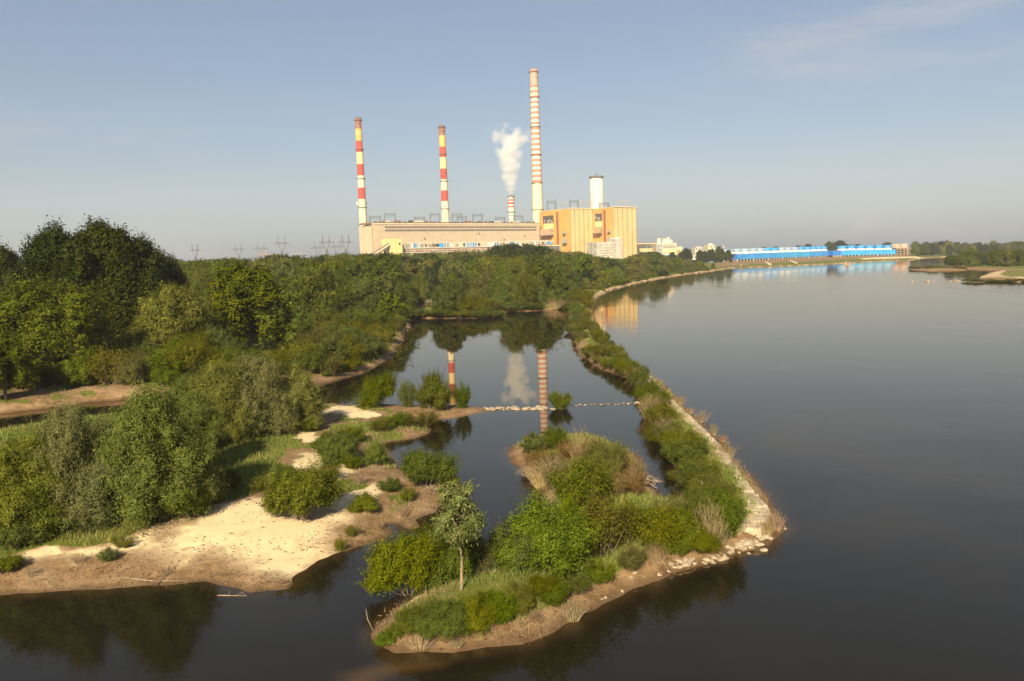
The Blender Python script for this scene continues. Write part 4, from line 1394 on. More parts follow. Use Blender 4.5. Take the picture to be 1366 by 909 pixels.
# low annex in front of the hall, blue units on it
an = empty('switch_annex', (*add(HL, 14, -26), GZ0), 'low pale annex with blue units in front of the turbine hall', 'building', rz=TH)
AH = 29.0
mb = MB()
mb.prism([(0, 0), (LEN + 20, 0), (LEN + 20, 25), (0, 25)], 0, AH, M['concrete'], M['white'])
an_wall = mb.build('wall', an)
mb = MB()
mb.box((LEN / 2 + 10, -0.2, AH - 3.2), (LEN + 16, 0.9, 1.6), M['rust'])
for k in range(70):
    mb.box((4 + k * 4.2 + rnd.uniform(-1, 1), -.7, AH - 3.2), (rnd.uniform(.6, 2.0), .3, 1.6), M['concrete'])
mb.build('window_band', an_wall)
mb = MB()
mb.box((LEN / 2 + 10, -0.5, AH + .2), (LEN + 21, 1.4, 0.9), M['white'])
mb.box((LEN / 2 + 10, -0.5, AH - 5.2), (LEN + 21, 1.2, 0.9), M['white'])
mb.build('parapet', an_wall)
mb = MB()
mb.prism([(6, 12), (LEN + 16, 12), (LEN + 16, 24), (6, 24)], AH, AH + 8.5, M['concrete'], M['rust'])
for k in range(46):
    x = 10 + k * 6.2
    if rnd.random() < 0.7:
        mb.box((x, 11.7, AH + 4.0), (rnd.uniform(3, 5.5), 1.0, 3.2), rnd.choice([M['dark'], M['glass_band'], M['grey_window'], M['grey_window']]))
mb.build('upper_storey', an)
for x0, n_ in ((8, 2), (22, 4), (74, 4), (116, 4), (154, 4), (194, 4), (230, 4), (264, 5)):
    for k in range(n_):
        mb = MB()
        x = x0 + k * 4.4
        mb.box((x, 6, AH + 3.4), (2.9, 6, 6.6 * rnd.uniform(.75, 1)), rnd.choice([M['blue'], M['blue_pale'], M['blue_pale'], M['grey_window'], M['white']]))
        mb.tube([(x + 1.8, 2.8, AH), (x + 1.8, 2.8, AH + 7.5)], 0.4, M['white'], 4)
        mb.build('blue_unit', an)

yb = empty('junction_house', (*add(HL, 2, -34), GZ0), 'small windowless yellow block at the left end of the annex', 'building', rz=TH)
mb = MB()
mb.prism([(0, 0), (17, 0), (17, 20), (0, 20)], 0, 41, M['stack_yellow'], M['roof_dark'])
yb_wall = mb.build('wall', yb)
mb = MB()
mb.box((13, -0.1, 35), (2.2, 0.5, 2.6), M['dark'])
mb.build('hatch', yb_wall)
cv = empty('coal_conveyor', (*add(HL, -40, -34), GZ0), 'sloping dark coal conveyor rising to the small yellow block', 'conveyor', rz=TH)
mb = MB()
ang = math.atan2(24, 42)
for dz, mt_ in ((0, M['soot_and_shade']), (2.2, M['cream'])):
    mb.quad([(0, 0, 9 + dz), (42, 0, 32 + dz), (42, 0, 34.2 + dz), (0, 0, 11.2 + dz)], mt_)
    mb.quad([(0, 6, 9 + dz), (0, 6, 11.2 + dz), (42, 6, 34.2 + dz), (42, 6, 32 + dz)], mt_)
mb.quad([(0, 0, 13.4), (42, 0, 36.4), (42, 6, 36.4), (0, 6, 13.4)], M['roof_dark'])
mb.quad([(0, 6, 9), (42, 6, 32), (42, 0, 32), (0, 0, 9)], M['soot_and_shade'])
mb.build('gallery', cv)
for x in (12, 24, 36):
    mb = MB()
    mb.box((x, 3, (9 + x * 23 / 42) / 2), (1.6, 5, 9 + x * 23 / 42), M['soot_and_shade'])
    mb.build('leg', cv)

# yellow boiler house: two end walls and two ribbed facades stepping back
Q1 = (87.9, 1180.0)
p0 = add(Q1, 0, 66)
p1 = Q1
p2 = add(Q1, 46, 0)
p3 = add(p2, 0, -40)
p4 = add(p3, 50, 0)
p5 = add(p4, 0, 110)
p6 = add(p0, 96, 4)
bh = empty('boiler_house', (Q1[0], Q1[1], GZ0), 'huge yellow boiler house with ribbed walls and red stair strips', 'building', rz=TH)


def loc(x, y):
    return x, y


BH = 83.8 - GZ0
# local frame: x along E1, y along E2, origin Q1
foot = [(0, 0), (46, 0), (46, -40), (96, -40), (96, 62), (0, 66)]
mb = MB()
mb.prism(foot, 0, BH, M['yellow'], M['roof_dark'])
bh_wall = mb.build('wall', bh)
for x0, x1, y in ((0, 46, 0), (46, 96, -40)):
    rb_ = MB()
    n_ = 5
    for k in range(n_ + 1):
        x = x0 + (x1 - x0) * k / n_
        rb_.box((min(max(x, x0 + .5), x1 - .5), y - 0.12, BH / 2), (0.6, 0.26, BH - 0.4), M['roof_dark'])
    for k in range(n_):
        xa = x0 + (x1 - x0) * k / n_
        for q in range(3):
            if rnd.random() < 0.7:
                rb_.box((xa + 4.8, y - 0.06, BH * (q + .5) / 3), (7.4, 0.14, BH / 3 - 0.5), rnd.choice([M['yellow'], M['yellow'], M['yellow_deep']]))
    rb_.build('facade_ribs', bh_wall)
ew = [(0, 0, 64), (46, -39.5, -0.5)]
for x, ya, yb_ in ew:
    pm = MB()
    pm.box((x - 0.1, (ya + yb_) / 2, BH / 2), (0.24, abs(yb_ - ya) - .4, BH - 0.6), M['orange'])
    end_wall = pm.build('end_cladding', bh)
    mb = MB()
    f_ = 0.43
    yy = ya + (yb_ - ya) * 0.40
    mb.box((x - 0.5, yy, BH * 0.51), (1.0, 3.6, BH * 0.9), M['stair_red'])
    mb.build('stair_strip', end_wall)
    # louvre opening and hanging hopper box
    yc = ya + (yb_ - ya) * 0.70
    wv = abs(yb_ - ya) * 0.34
    lv = MB()
    lv.box((x - 0.6, yc, BH * 0.84), (1.0, wv, BH * 0.13), M['dark'])
    for k in range(7):
        lv.box((x - 1.3, yc + wv * (k / 6 - .5) * .9, BH * 0.84), (0.5, 0.5, BH * 0.125), M['soot_and_shade'])
    for k in range(6):
        lv.box((x - 1.7, yc + wv * rnd.uniform(-.4, .4), BH * rnd.uniform(.79, .84)), (0.4, wv * .12, BH * 0.06), M['grey_window'])
    lv.build('louvre', end_wall)
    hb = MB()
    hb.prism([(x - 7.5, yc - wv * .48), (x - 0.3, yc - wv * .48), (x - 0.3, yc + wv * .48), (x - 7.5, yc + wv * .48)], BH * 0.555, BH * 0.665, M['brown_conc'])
    hb.box((x - 3.5, yc, BH * 0.55 - .2), (8.0, wv, 0.9), M['soot_and_shade'])  # shadow under the box, put in as a dark coloured slab
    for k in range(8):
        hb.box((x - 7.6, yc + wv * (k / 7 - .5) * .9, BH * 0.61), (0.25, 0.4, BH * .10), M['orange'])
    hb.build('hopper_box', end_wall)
    mb = MB()
    mb.box((x - 0.35, yc, BH * 0.72), (0.5, wv * .95, BH * 0.10), M['stack_yellow'])
    mb.build('cladding_panel', end_wall)
    yd = ya + (yb_ - ya) * 0.17
    for zf, sz in ((0.58, 3.5), (0.43, 6.0)):
        db = MB()
        db.box((x - 1.6, yd, BH * zf), (3.0, sz, sz), M['grey_window'])
        db.box((x - 2.0, yd, BH * zf - sz * .6), (4.0, sz * 1.3, 0.7), M['soot_and_shade'])
        db.build('service_balcony', end_wall)
mb = MB()
for a_, b_ in (((-.15, 0), (46, -.0)), ((46, -40.1), (96, -40.1))):
    mb.box(((a_[0] + b_[0]) / 2, a_[1] - .3, BH + .3), (b_[0] - a_[0], 1.2, 1.2), M['cream'])
mb.build('parapet', bh_wall)

# long gallery bridge in front of the boiler house
g0 = add(HL, 235, -36)
gal = empty('gallery_building', (*g0, GZ0), 'long low gallery with a pale roof edge passing in front of the boiler house', 'building', rz=TH)
GL_ = 300
mb = MB()
mb.prism([(0, 0), (GL_, 0), (GL_, 14), (0, 14)], 15, 29.5, M['grey_window'], M['roof_dark'])
gal_wall = mb.build('wall', gal)
mb = MB()
mb.box((GL_ / 2, -.4, 29.0), (GL_ + 1, 1.6, 1.8), M['cream'])
mb.box((GL_ / 2, -.4, 30.6), (GL_ * .96, 1.2, 0.9), M['rust'])
mb.build('roof_edge', gal_wall)
mb = MB()
mb.box((GL_ / 2, -.2, 25.2), (GL_ - 4, 1.0, 4.6), M['glass_band'])
for k in range(60):
    mb.box((4 + k * 5, -.75, 25.2), (rnd.choice([.5, .5, 3.0]), .3, 4.6), M['grey_window'])
mb.build('window_band', gal_wall)
mb = MB()
mb.box((GL_ / 2 + 60, -.3, 18.6), (GL_ - 122, 1.2, 5.2), M['stack_yellow'])
mb.build('yellow_skirting', gal_wall)
for k in range(16):
    mb = MB()
    mb.box((6 + k * 19, 6, 7.5), (1.6, 8, 15), M['soot_and_shade'])
    mb.build('leg', gal)

# pale pump tower in front
Y = 905
tw = empty('pump_tower', (*at(800, 340, Y)[:2], GZ0 - .5), 'pale concrete tower with horizontal bands in front of the boiler house', 'building', rz=R(24))
mb = MB()
mb.prism([(-9, -9), (13, -9), (13, 12), (-9, 12)], 0, at(800, 322.5, Y).z - GZ0, M['concrete_grey'], M['white'])
z1 = at(800, 322.5, Y).z - GZ0
tw_wall = mb.build('wall', tw)
mb = MB()
for k in range(9):
    mb.box((2, -9.1, 2 + k * (z1 - 3) / 8.5), (22.4, 0.5, 0.8), M['white'])
mb.build('floor_bands', tw_wall)
mb = MB()
mb.prism([(13.05, -10), (23, -10), (23, 4), (13.05, 4)], 0, z1 + 2.5, M['concrete_grey'], M['cream'])
for k in range(5):
    mb.box((15 + k * 1.8, -10.1, z1 * .5), (.35, .4, z1), M['white'])
mb.box((18, -4, z1 + 3.4), (8, 8, 2.0), M['white'])
mb.build('stair_tower', tw)

# office block at the right end
Y = 985
q = at(876, 344, Y)
ob_ = empty('office_block', (q.x, Y, GZ0 - .5), 'pale office block with blue window bands and white roof cabins', 'building', rz=R(10))
z1 = at(890, 324, Y).z - GZ0
mb = MB()
mb.prism([(0, 0), (25, 0), (25, 14), (0, 14)], 0, z1, M['concrete'], M['white'])
ob_wall = mb.build('wall', ob_)
for k, mt_ in enumerate((M['cream'], M['blue'], M['stack_yellow'], M['grey_window'])):
    mb = MB()
    mb.box((15.5, -.2, z1 * (0.14 + k * 0.24)), (17, .8, z1 * 0.13), mt_)
    for j in range(8):
        mb.box((8 + j * 2.2, -.65, z1 * (0.14 + k * 0.24)), (.3, .2, z1 * .13), M['white'])
    mb.build('window_band', ob_wall)
mb = MB()
mb.box((3.5, -.4, z1 * .55), (6.4, 1.2, z1 * .82), M['grey_window'])
for k in range(5):
    mb.box((3.5, -1.1, z1 * (.2 + k * .17)), (6.8, .4, .7), M['blue_deep'])
for k in range(4):
    mb.box((.6 + k * 2, -1.2, z1 * .5), (.4, .4, z1), M['white'])
mb.build('stair_tower', ob_)
for k, (x, w_, h_) in enumerate(((5, 4, 5.5), (12, 4.5, 5), (16.5, 3, 6.5), (20, 3, 3.5))):
    mb = MB()
    mb.box((x, 7, z1 + h_ / 2), (w_, 5, h_), rnd.choice([M['white'], M['cream']]))
    mb.prism([(x - w_ / 2 - .3, 4.2), (x + w_ / 2 + .3, 4.2), (x + w_ / 2 + .3, 9.8), (x - w_ / 2 - .3, 9.8)], z1 + h_, z1 + h_ + .5, M['white'])
    mb.build('roof_cabin', ob_)


def block(px0, px1, base, top, Y, mt_, label, rz=0.15, depth=14, floors=4, name='apartment_block', roof='white', extra=None):
    a = at(px0, (base + top) / 2, Y)
    b_ = at(px1, (base + top) / 2, Y)
    z1 = at((px0 + px1) / 2, top, Y).z - GZ0 + 1
    o = empty(name, (a.x, Y, GZ0 - 1), label, 'building', rz=rz)
    w_ = b_.x - a.x
    mb = MB()
    mb.prism([(0, 0), (w_, 0), (w_, depth), (0, depth)], 0, z1, mt_, M[roof])
    o_wall = mb.build('wall', o)
    for k in range(floors):
        mb = MB()
        n_ = max(3, int(w_ / 3))
        for j in range(n_):
            mb.box((w_ * (j + .5) / n_, -.12, z1 * (k + .6) / floors), (w_ / n_ * .55, .4, z1 / floors * .45), M['glass_band'])
        mb.build('window_row', o_wall)
    return o, w_, z1


o, w_, z1 = block(903, 910.5, 346, 329.5, 1010, M['stack_yellow'], 'small plain yellow block right of the office block', floors=1, name='storage_block')
o, w_, z1 = block(927.5, 939, 346, 330.5, 1150, M['white'], 'pale pinkish housing block beyond the low white building')
mb = MB()
mb.box((w_ / 2, 6, z1 + 1), (w_ * .6, 6, 2), M['brown_conc'])
mb.build('roof_cabin', o)
o, w_, z1 = block(944.5, 954.5, 346, 327, 1200, M['cream'], 'cream housing block with the highest roof beyond the trees')
mb = MB()
mb.box((w_ / 2, 6, z1 + 1), (w_ * .5, 6, 2), M['cream'])
mb.build('roof_cabin', o)
o, w_, z1 = block(922, 941.5, 347.5, 341, 960, M['white'], 'long low white building with three rooftop domes', floors=2, name='service_building')
for k in range(3):
    mb = MB()
    mb.lathe([(1.1, 0), (1.1, .8), (.9, 1.5), (.5, 1.9), (.05, 2.0)], M['white'], (w_ * (.15 + .33 * k), 5, z1), 12)
    mb.build('roof_dome', o)
o, w_, z1 = block(943, 952, 347, 341.5, 1000, M['blue_pale'], 'small pale blue shed among the trees by the cooling cells', floors=1, name='storage_shed')

# flare mast beside the cooling cells
Y = 1000
q = at(965.5, 347, Y)
z1 = at(965.5, 327, Y).z - 3
mast = empty('lamp_mast', (q.x, Y, 3.0), 'slim concrete mast with a bent lamp head left of the cooling cells', 'mast')
mb = MB()
mb.lathe([(1.0, 0), (0.75, z1 * .7), (0.5, z1)], M['concrete_grey'], seg=12)
mb.build('pole', mast)
mb = MB()
mb.tube([(0, 0, z1), (0, 0, z1 + 5), (1.2, 0, z1 + 7.5), (3.4, 0, z1 + 8.5)], 0.28, M['steel'], 5)
mb.box((3.4, 0, z1 + 8.6), (2.0, .9, .6), M['steel'])
mb.build('lamp_head', mast)


# ------------------------------------------------------------------ cooling cells
def cooling_cell(c0, c1, z0a, mt_, stack_mts, label, group, depth=17, wall=(2.8, 9.8), nleg=6):
    d = Vector((c1[0] - c0[0], c1[1] - c0[1], 0))
    Lc = d.length - 0.5
    rz = math.atan2(d.y, d.x)
    o = empty('cooling_cell', (c0[0], c0[1], z0a), label, 'cooling tower', group, rz)
    mb = MB()
    mb.prism([(0, 0), (Lc, 0), (Lc, depth), (0, depth)], wall[0], wall[1], mt_, M['white'])
    for k in range(int(Lc // 4)):
        mb.box((2 + k * 4, -.04, sum(wall) / 2), (.18, .1, wall[1] - wall[0] - .4), M['blue_deep'])
    mb.build('wall', o)
    mb = MB()
    mb.prism([(1, 1), (Lc - 1, 1), (Lc - 1, depth - 1), (1, depth - 1)], 0.2, wall[0], M['dark'])
    mb.build('basin', o)
    for k in range(nleg):
        x = 0.8 + (Lc - 1.6) * k / (nleg - 1)
        mb = MB()
        mb.box((x, .3, wall[0] / 2 - .5), (.8, .6, wall[0] + 1.0), M['concrete'])
        mb.build('leg', o)
    n_ = len(stack_mts)
    for k, sm_ in enumerate(stack_mts):
        x = Lc * (k + .5) / n_
        r = Lc / n_ * 0.44
        mb = MB()
        mb.lathe([(r * .9, 2.2), (r * .88, 3.4), (r * .93, 6.3), (r * .86, 6.3), (r * .84, 3)], sm_, (x, depth / 2, wall[1]), 28, False)
        for j in range(14):
            a = 2 * PI * j / 14
            mb.box((x + r * .93 * math.cos(a), depth / 2 + r * .93 * math.sin(a), wall[1] + 4.4), (.2, .2, 3.6), M['blue_deep'] if sm_ in (M['blue'], M['blue_light']) else M['grey_window'], a)
        fan = mb.build('fan_stack', o, True)
        mb = MB()
        mb.lathe([(r * 1.08, 0), (r * .98, 1.1), (r * .9, 2.2)], M['white'], (x, depth / 2, wall[1]), 28, False)
        mb.build('cone', fan, True)
    return o


def cell_row(px0, Y0, px1, Y1, z0, z1, fr, cols, grp, labels):
    a, b_ = at(px0, 346, Y0), at(px1, 340, Y1)
    for k in range(len(fr) - 1):
        c0, c1 = a.lerp(b_, fr[k]), a.lerp(b_, fr[k + 1])
        cooling_cell((c0.x, c0.y), (c1.x, c1.y), z0 + (z1 - z0) * fr[k], cols[k][0], cols[k][1], labels[k], grp)


B_, BL, BD, BP = M['blue'], M['blue_light'], M['blue_deep'], M['blue_pale']
fr1 = [0.0, 0.10, 0.243, 0.376, 0.508, 0.637, 0.768, 0.888, 1.0]
cell_row(968, 1012, 1108.6, 1165, 2.6, 2.4, fr1,
         [(BD, [BP]), (B_, [BP, BP]), (B_, [BP, BP]), (B_, [B_, B_]), (BL, [BP, BP]), (BL, [BP, B_]), (B_, [B_, B_]), (B_, [B_, B_])], 'blue cooling cells of the long row',
         ['first blue cooling cell of the long row, darker, next to the mast', 'second blue cooling cell from the mast, with faded fan stacks', 'third blue cooling cell from the mast, with faded fan stacks',
          'fourth blue cooling cell from the mast, with two bright blue stacks', 'fifth blue cooling cell from the mast, greenish blue wall', 'sixth blue cooling cell from the mast, one stack faded and one bright',
          'seventh blue cooling cell from the mast, with bright blue stacks', 'last blue cooling cell of the long row, facing the gap'])
cell_row(1111, 1150, 1195, 1178, 2.4, 0.9, [0.0, 0.13, 0.42, 0.71, 1.0],
         [(BD, []), (BL, [B_, B_]), (BL, [B_, B_]), (BL, [B_, B_])], 'blue cooling cells of the short row',
         ['dark blue block without stacks at the gap between the two rows', 'first cooling cell of the short row, right of the gap', 'middle cooling cell of the short row', 'last blue cooling cell, beside the bare brown one'])
a, b_ = at(1196.5, 340, 1180), at(1220, 340, 1196)
d = b_ - a
bo = empty('bare_cooling_cell', (a.x, a.y, 0.9), 'bare brown concrete cooling cell with an open frame and two stacks', 'cooling tower', None, math.atan2(d.y, d.x))
Lb = Vector((d.x, d.y, 0)).length
for x in [Lb * k / 5 for k in range(6)]:
    mb = MB()
    for y_ in (0, 16):
        mb.box((x, y_, 5.2), (.9, .9, 12.0), M['brown_conc'])
    mb.build('column', bo)
mb = MB()
for z_ in (3.2, 6.4, 9.6, 11.2):
    mb.box((Lb / 2, -.1, z_), (Lb + 1, .7, .8), M['brown_conc'])
    mb.box((Lb / 2, 16.1, z_), (Lb + 1, .7, .8), M['brown_conc'])
mb.build('beams', bo)
mb = MB()
mb.box((Lb * .3, 8, 6.2), (Lb * .6, 12, 9), M['dark'])
mb.build('fill_pack', bo)
for k in range(2):
    mb = MB()
    r = Lb * .18
    mb.lathe([(r * 1.05, 0), (r * .95, 1.5), (r, 6.0), (r * .9, 6.0), (r * .86, 2)], M['brown_conc'], (Lb * (.2 + .40 * k), 8, 11.7), 28, False)
    mb.build('fan_stack', bo, True)

# ------------------------------------------------------------------ masts, gantries, pylons


def lattice(mb, a, b_, r0, r1, n, mt_, t=0.2):
    """square lattice mast from a to b_"""
    a, b_ = Vector(a), Vector(b_)
    cs = ((1, 1), (1, -1), (-1, -1), (-1, 1))
    for i in range(4):
        c0, c1 = cs[i], cs[(i + 1) % 4]
        mb.tube([a + Vector((c0[0] * r0, c0[1] * r0, 0)), b_ + Vector((c0[0] * r1, c0[1] * r1, 0))], t, mt_, 4)
        for k in range(n):
            u, v = k / n, (k + 1) / n
            ru, rv = r0 + (r1 - r0) * u, r0 + (r1 - r0) * v
            pa = a.lerp(b_, u) + Vector((c0[0] * ru, c0[1] * ru, 0))
            pb = a.lerp(b_, v) + Vector((c1[0] * rv, c1[1] * rv, 0))
            mb.tube([pa, pb], t * .6, mt_, 3)


def gantry(px0, px1, ytop, ybeam, Y, zbase, mt_, label, group, nz=4):
    a, b_ = at(px0, ytop, Y), at(px1, ytop, Y)
    o = empty('gantry', (a.x, Y, zbase), label, 'gantry', group, 0.15)
    w_ = b_.x - a.x
    ht, hb = a.z - zbase, at((px0 + px1) / 2, ybeam, Y).z - zbase
    for x in (0, w_):
        mb = MB()
        lattice(mb, (x, 0, 0), (x, 0, hb + 1), 0.9, 0.6, 6, mt_)
        mb.tube([(x, 0, hb), (x, 0, ht)], 0.16, mt_, 4)
        mb.build('post', o)
    mb = MB()
    for z_ in (hb + 1.2, hb - .4):
        mb.tube([(0, 0, z_), (w_, 0, z_)], 0.26, mt_, 4)
    for k in range(nz):
        x0, x1 = w_ * k / nz, w_ * (k + 1) / nz
        mb.tube([(x0, 0, hb + 1.2), ((x0 + x1) / 2, 0, hb - 3.8), (x1, 0, hb + 1.2)], 0.24, mt_, 4)
    mb.build('crossbeam', o)
    return o


def on_hall(px, dy):
    """depth of the hall roof at this column, dy metres in from the front wall"""
    s = (px - CX) / FPX
    h0 = add(HL, 0, dy)
    t = (s * h0[1] - h0[0]) / (E1.x - s * E1.y)
    return h0[1] + E1.y * t


ROOF = GZ0 + HT
for i, (a_, b_, yt, ybm) in enumerate([(493, 507, 287.5, 290), (513, 527, 283, 286.5), (553, 566, 288, 291), (573.5, 586, 283, 286.5), (603, 615.5, 283, 286.5), (610, 622, 287.5, 290),
                                       (630.5, 643, 283.5, 287), (661, 673, 288, 291.5), (686, 697, 286, 289)]):
    Yg = on_hall((a_ + b_) / 2, 31 if i % 2 else 24)
    gantry(a_, b_, yt, ybm, Yg, ROOF, M['steel'],
           ['leftmost grey lattice gantry above the hall, beside the left chimney', 'tall grey gantry second from the left chimney', 'low grey gantry alone left of the middle chimney',
            'tall grey gantry just left of the middle chimney', 'tall grey gantry right of the middle chimney', 'low grey gantry overlapping the tall one right of the middle chimney',
            'tall grey gantry alone midway between middle and short chimneys', 'low grey gantry left of the short chimney', 'grey gantry between the short and the tallest chimney'][i], 'gantries on the turbine hall roof')
BROOF = GZ0 + BH
for i, (a_, b_, yt, ybm) in enumerate([(730, 741, 265, 269.5), (747, 757, 269, 271), (760, 771, 263, 269), (776, 788, 266, 269), (800, 812, 270, 272), (826, 839, 267, 269)]):
    Yg = 1232 + (8 if i < 4 else -12)
    gantry(a_, b_, yt, ybm, Yg, BROOF, M['steel'] if i not in (1, 3, 5) else M['steel_white'],
           ['grey zigzag gantry over the left corner of the boiler house', 'pale low gantry second on the boiler house roof', 'tallest grey gantry on the boiler house roof',
            'pale gantry just left of the white stack', 'low grey gantry just right of the white stack', 'pale gantry near the right end of the boiler house roof'][i], 'gantries on the boiler house roof')


def pylon(px, ytop, Y, label, mt_=None, sc=1.0):
    mt_ = mt_ or M['steel']
    t = at(px, ytop, Y)
    o = empty('power_pylon', (t.x, Y, 3.0), label, 'pylon', 'power pylons on the left horizon', rnd.uniform(-.3, .3))
    H = t.z - 3
    hw = H * 0.62
    mb = MB()
    lattice(mb, (0, 0, 0), (0, 0, hw), 2.9, 1.0, 8, mt_, 0.28 * sc)
    mb.build('mast', o)
    mb = MB()
    for s in (-1, 1):
        for y_ in (-.5, .5):
            mb.tube([(s * .9, y_, hw), (s * 4.6, y_, H * .80), (s * 4.6, y_, H)], 0.3 * sc, mt_, 4)
        for k in range(4):
            u, v = k / 4, (k + 1) / 4
            mb.tube([(s * (.9 + 3.7 * u), -.5, hw + (H * .8 - hw) * u), (s * (.9 + 3.7 * v), .5, hw + (H * .8 - hw) * v)], .12, mt_, 3)
    mb.build('fork', o)
    mb = MB()
    zc = H * .80
    for z_, w_ in ((zc, 10.5), (zc + 1.6, 8)):
        mb.tube([(-w_, 0, z_), (w_, 0, z_)], .3 * sc, mt_, 4)
    for k in range(8):
        x0 = -8 + k * 2
        mb.tube([(x0, 0, zc), (x0 + 1, 0, zc + 1.6), (x0 + 2, 0, zc)], .11, mt_, 3)
    for x in (-10, 0, 10):
        mb.tube([(x, 0, zc), (x, 0, zc - 2.6)], .16, mt_, 4)
    mb.build('crossarm', o)
    return o


PY = []
for i, (px, yt, Y) in enumerate([(259.5, 325.5, 1250), (317.5, 324.5, 1250), (347.5, 323.5, 1220), (375, 314.5, 1120), (424, 322.5, 1200), (434.5, 313.5, 1120), (449.5, 321, 1180), (460.5, 313.5, 1120)]):
    PY.append(pylon(px, yt, Y, ['grey lattice pylon nearest to the tall dark poplars', 'grey lattice pylon second from the tall dark poplars', 'grey pylon in front of the faint red one, left of the tallest pylon',
                                'grey lattice pylon standing alone, with two tall horns', 'small grey pylon left of the pair near the left chimney', 'tall grey pylon between the two small ones near the chimney',
                                'slanted small pylon between the two tall ones', 'tall grey pylon closest to the left chimney'][i]))
pylon(398, 332, 1000, 'white lattice pylon low over the trees left of the chimney', M['steel_white'], 0.6)
pylon(352.5, 333, 1100, 'brownish lattice pylon low over the trees', M['brown_conc'])
for i in range(3):
    a, b_ = PY[i], PY[i + 1]
    for s in (-10, 0, 10):
        mb = MB()
        za, zb = at(0, 0, 1).z * 0 + (a.location.z + 29), b_.location.z + 29
        pts = []
        for k in range(13):
            t = k / 12
            p = a.location.lerp(b_.location, t)
            pts.append((p.x, p.y + s, za + (zb - za) * t - 4 * 4 * t * (1 - t)))
        mb.tube(pts, 0.09, M['steel'], 3)
        tag(mb.build('power_cable'), 'thin power cable sagging between pylons on the left horizon', 'cable', 'power cables on the left horizon')

# ------------------------------------------------------------------ white plume
pl = MB()
Yp = 1300
BL_ = []
for px, py, r, w_ in [(681.8, 259, 5, 1.3), (681.5, 252, 6.5, 1.3), (681, 244, 8.5, 1.25), (680.5, 235, 10.5, 1.2), (680, 225, 12, 1.15), (678.5, 214, 13.5, 1.1), (677, 203, 14.5, 1.05),
                      (681, 192, 15, 1.0), (687, 187, 12, .95), (697, 186, 9.5, .7), (672, 190, 10, .65), (664, 182, 9, .5), (703, 187, 6, .55), (668, 204, 8, .8), (688, 206, 9, .9), (685, 220, 9, .95), (671, 176, 9, .35), (660, 178, 8, .3), (692, 178, 9, .4), (664, 172, 8, .28), (677, 170, 8, .25), (700, 180, 7, .4)]:
    c_ = at(px, py, Yp)
    BL_.append((c_, r * Yp / FPX * 1.15, w_))
mt, nt, out = new_mat('steam')
geo = N(nt, 'ShaderNodeNewGeometry')
tc = N(nt, 'ShaderNodeTexCoord')
nz = noise_n(nt, tc.outputs['Object'], 0.085, 5, 0.62)
nz2 = noise_n(nt, tc.outputs['Object'], 0.03, 2, 0.5)
cur = None
for c_, r, w_ in BL_:
    vd = N(nt, 'ShaderNodeVectorMath', operation='DISTANCE')
    L(nt, tc.outputs['Object'], vd.inputs[0])
    vd.inputs[1].default_value = tuple(c_)
    v = math_n(nt, 'MULTIPLY', math_n(nt, 'SUBTRACT', 1.0, math_n(nt, 'DIVIDE', vd.outputs['Value'], r)), w_)
    cur = v if cur is None else math_n(nt, 'MAXIMUM', cur, v)
d_ = math_n(nt, 'ADD', cur, math_n(nt, 'MULTIPLY', math_n(nt, 'SUBTRACT', nz, 0.56), 1.9))
dens = math_n(nt, 'MULTIPLY', math_n(nt, 'MULTIPLY', d_, 1.6, True), 0.10)
pv = N(nt, 'ShaderNodeVolumePrincipled')
pv.inputs['Color'].default_value = (0.995, 0.985, 0.97, 1)
pv.inputs['Anisotropy'].default_value = 0.0
L(nt, dens, pv.inputs['Density'])
L(nt, pv.outputs[0], out.inputs['Volume'])
prof = [(258.5, 682, 6), (245, 681, 14), (225, 680, 20), (205, 679, 27), (190, 682, 34), (176, 680, 34), (164, 676, 24)]
for k in range(len(prof) - 1):
    pass
n0 = len(pl.v)
seg = 16
for py, px, r in prof:
    c_ = at(px, py, Yp)
    rr = r * Yp / FPX
    for i in range(seg):
        a = 2 * PI * i / seg
        pl.v.append((c_.x + rr * math.cos(a), c_.y + rr * math.sin(a), c_.z))
s_ = pl.slot(mt)
for k in range(len(prof) - 1):
    for i in range(seg):
        j = (i + 1) % seg
        pl.f.append((k * seg + i, k * seg + j, (k + 1) * seg + j, (k + 1) * seg + i))
        pl.mi.append(s_)
pl.f.append(tuple(reversed(range(seg))))
pl.mi.append(s_)
pl.f.append(tuple((len(prof) - 1) * seg + i for i in range(seg)))
pl.mi.append(s_)
tag(pl.build('steam_plume'), 'white plume of steam rising from the short chimney', 'plume', kind='stuff')
# ------------------------------------------------------------------ stones, driftwood, groyne paving
def rock_mesh(sd, mt_):
    import bmesh
    bm = bmesh.new()
    bmesh.ops.create_icosphere(bm, subdivisions=3, radius=0.5)
    g = random.Random(sd)
    planes = [(Vector((g.gauss(0, 1), g.gauss(0, 1), g.gauss(0, .8))).normalized(), g.uniform(0.30, 0.46)) for _ in range(11)]
    for v in bm.verts:
        for nrm, d in planes:
            e = v.co.dot(nrm) - d
            if e > 0:
                v.co -= nrm * e
        v.co += Vector((g.gauss(0, .008), g.gauss(0, .008), g.gauss(0, .008)))
    me = bpy.data.meshes.new('rock')
    bm.to_mesh(me)
    bm.free()
    me.materials.append(mt_)
    return me


ROCKS = [rock_mesh(s, M['rock']) for s in range(6)]
DROCKS = [rock_mesh(s, M['wet_rock']) for s in range(6)]


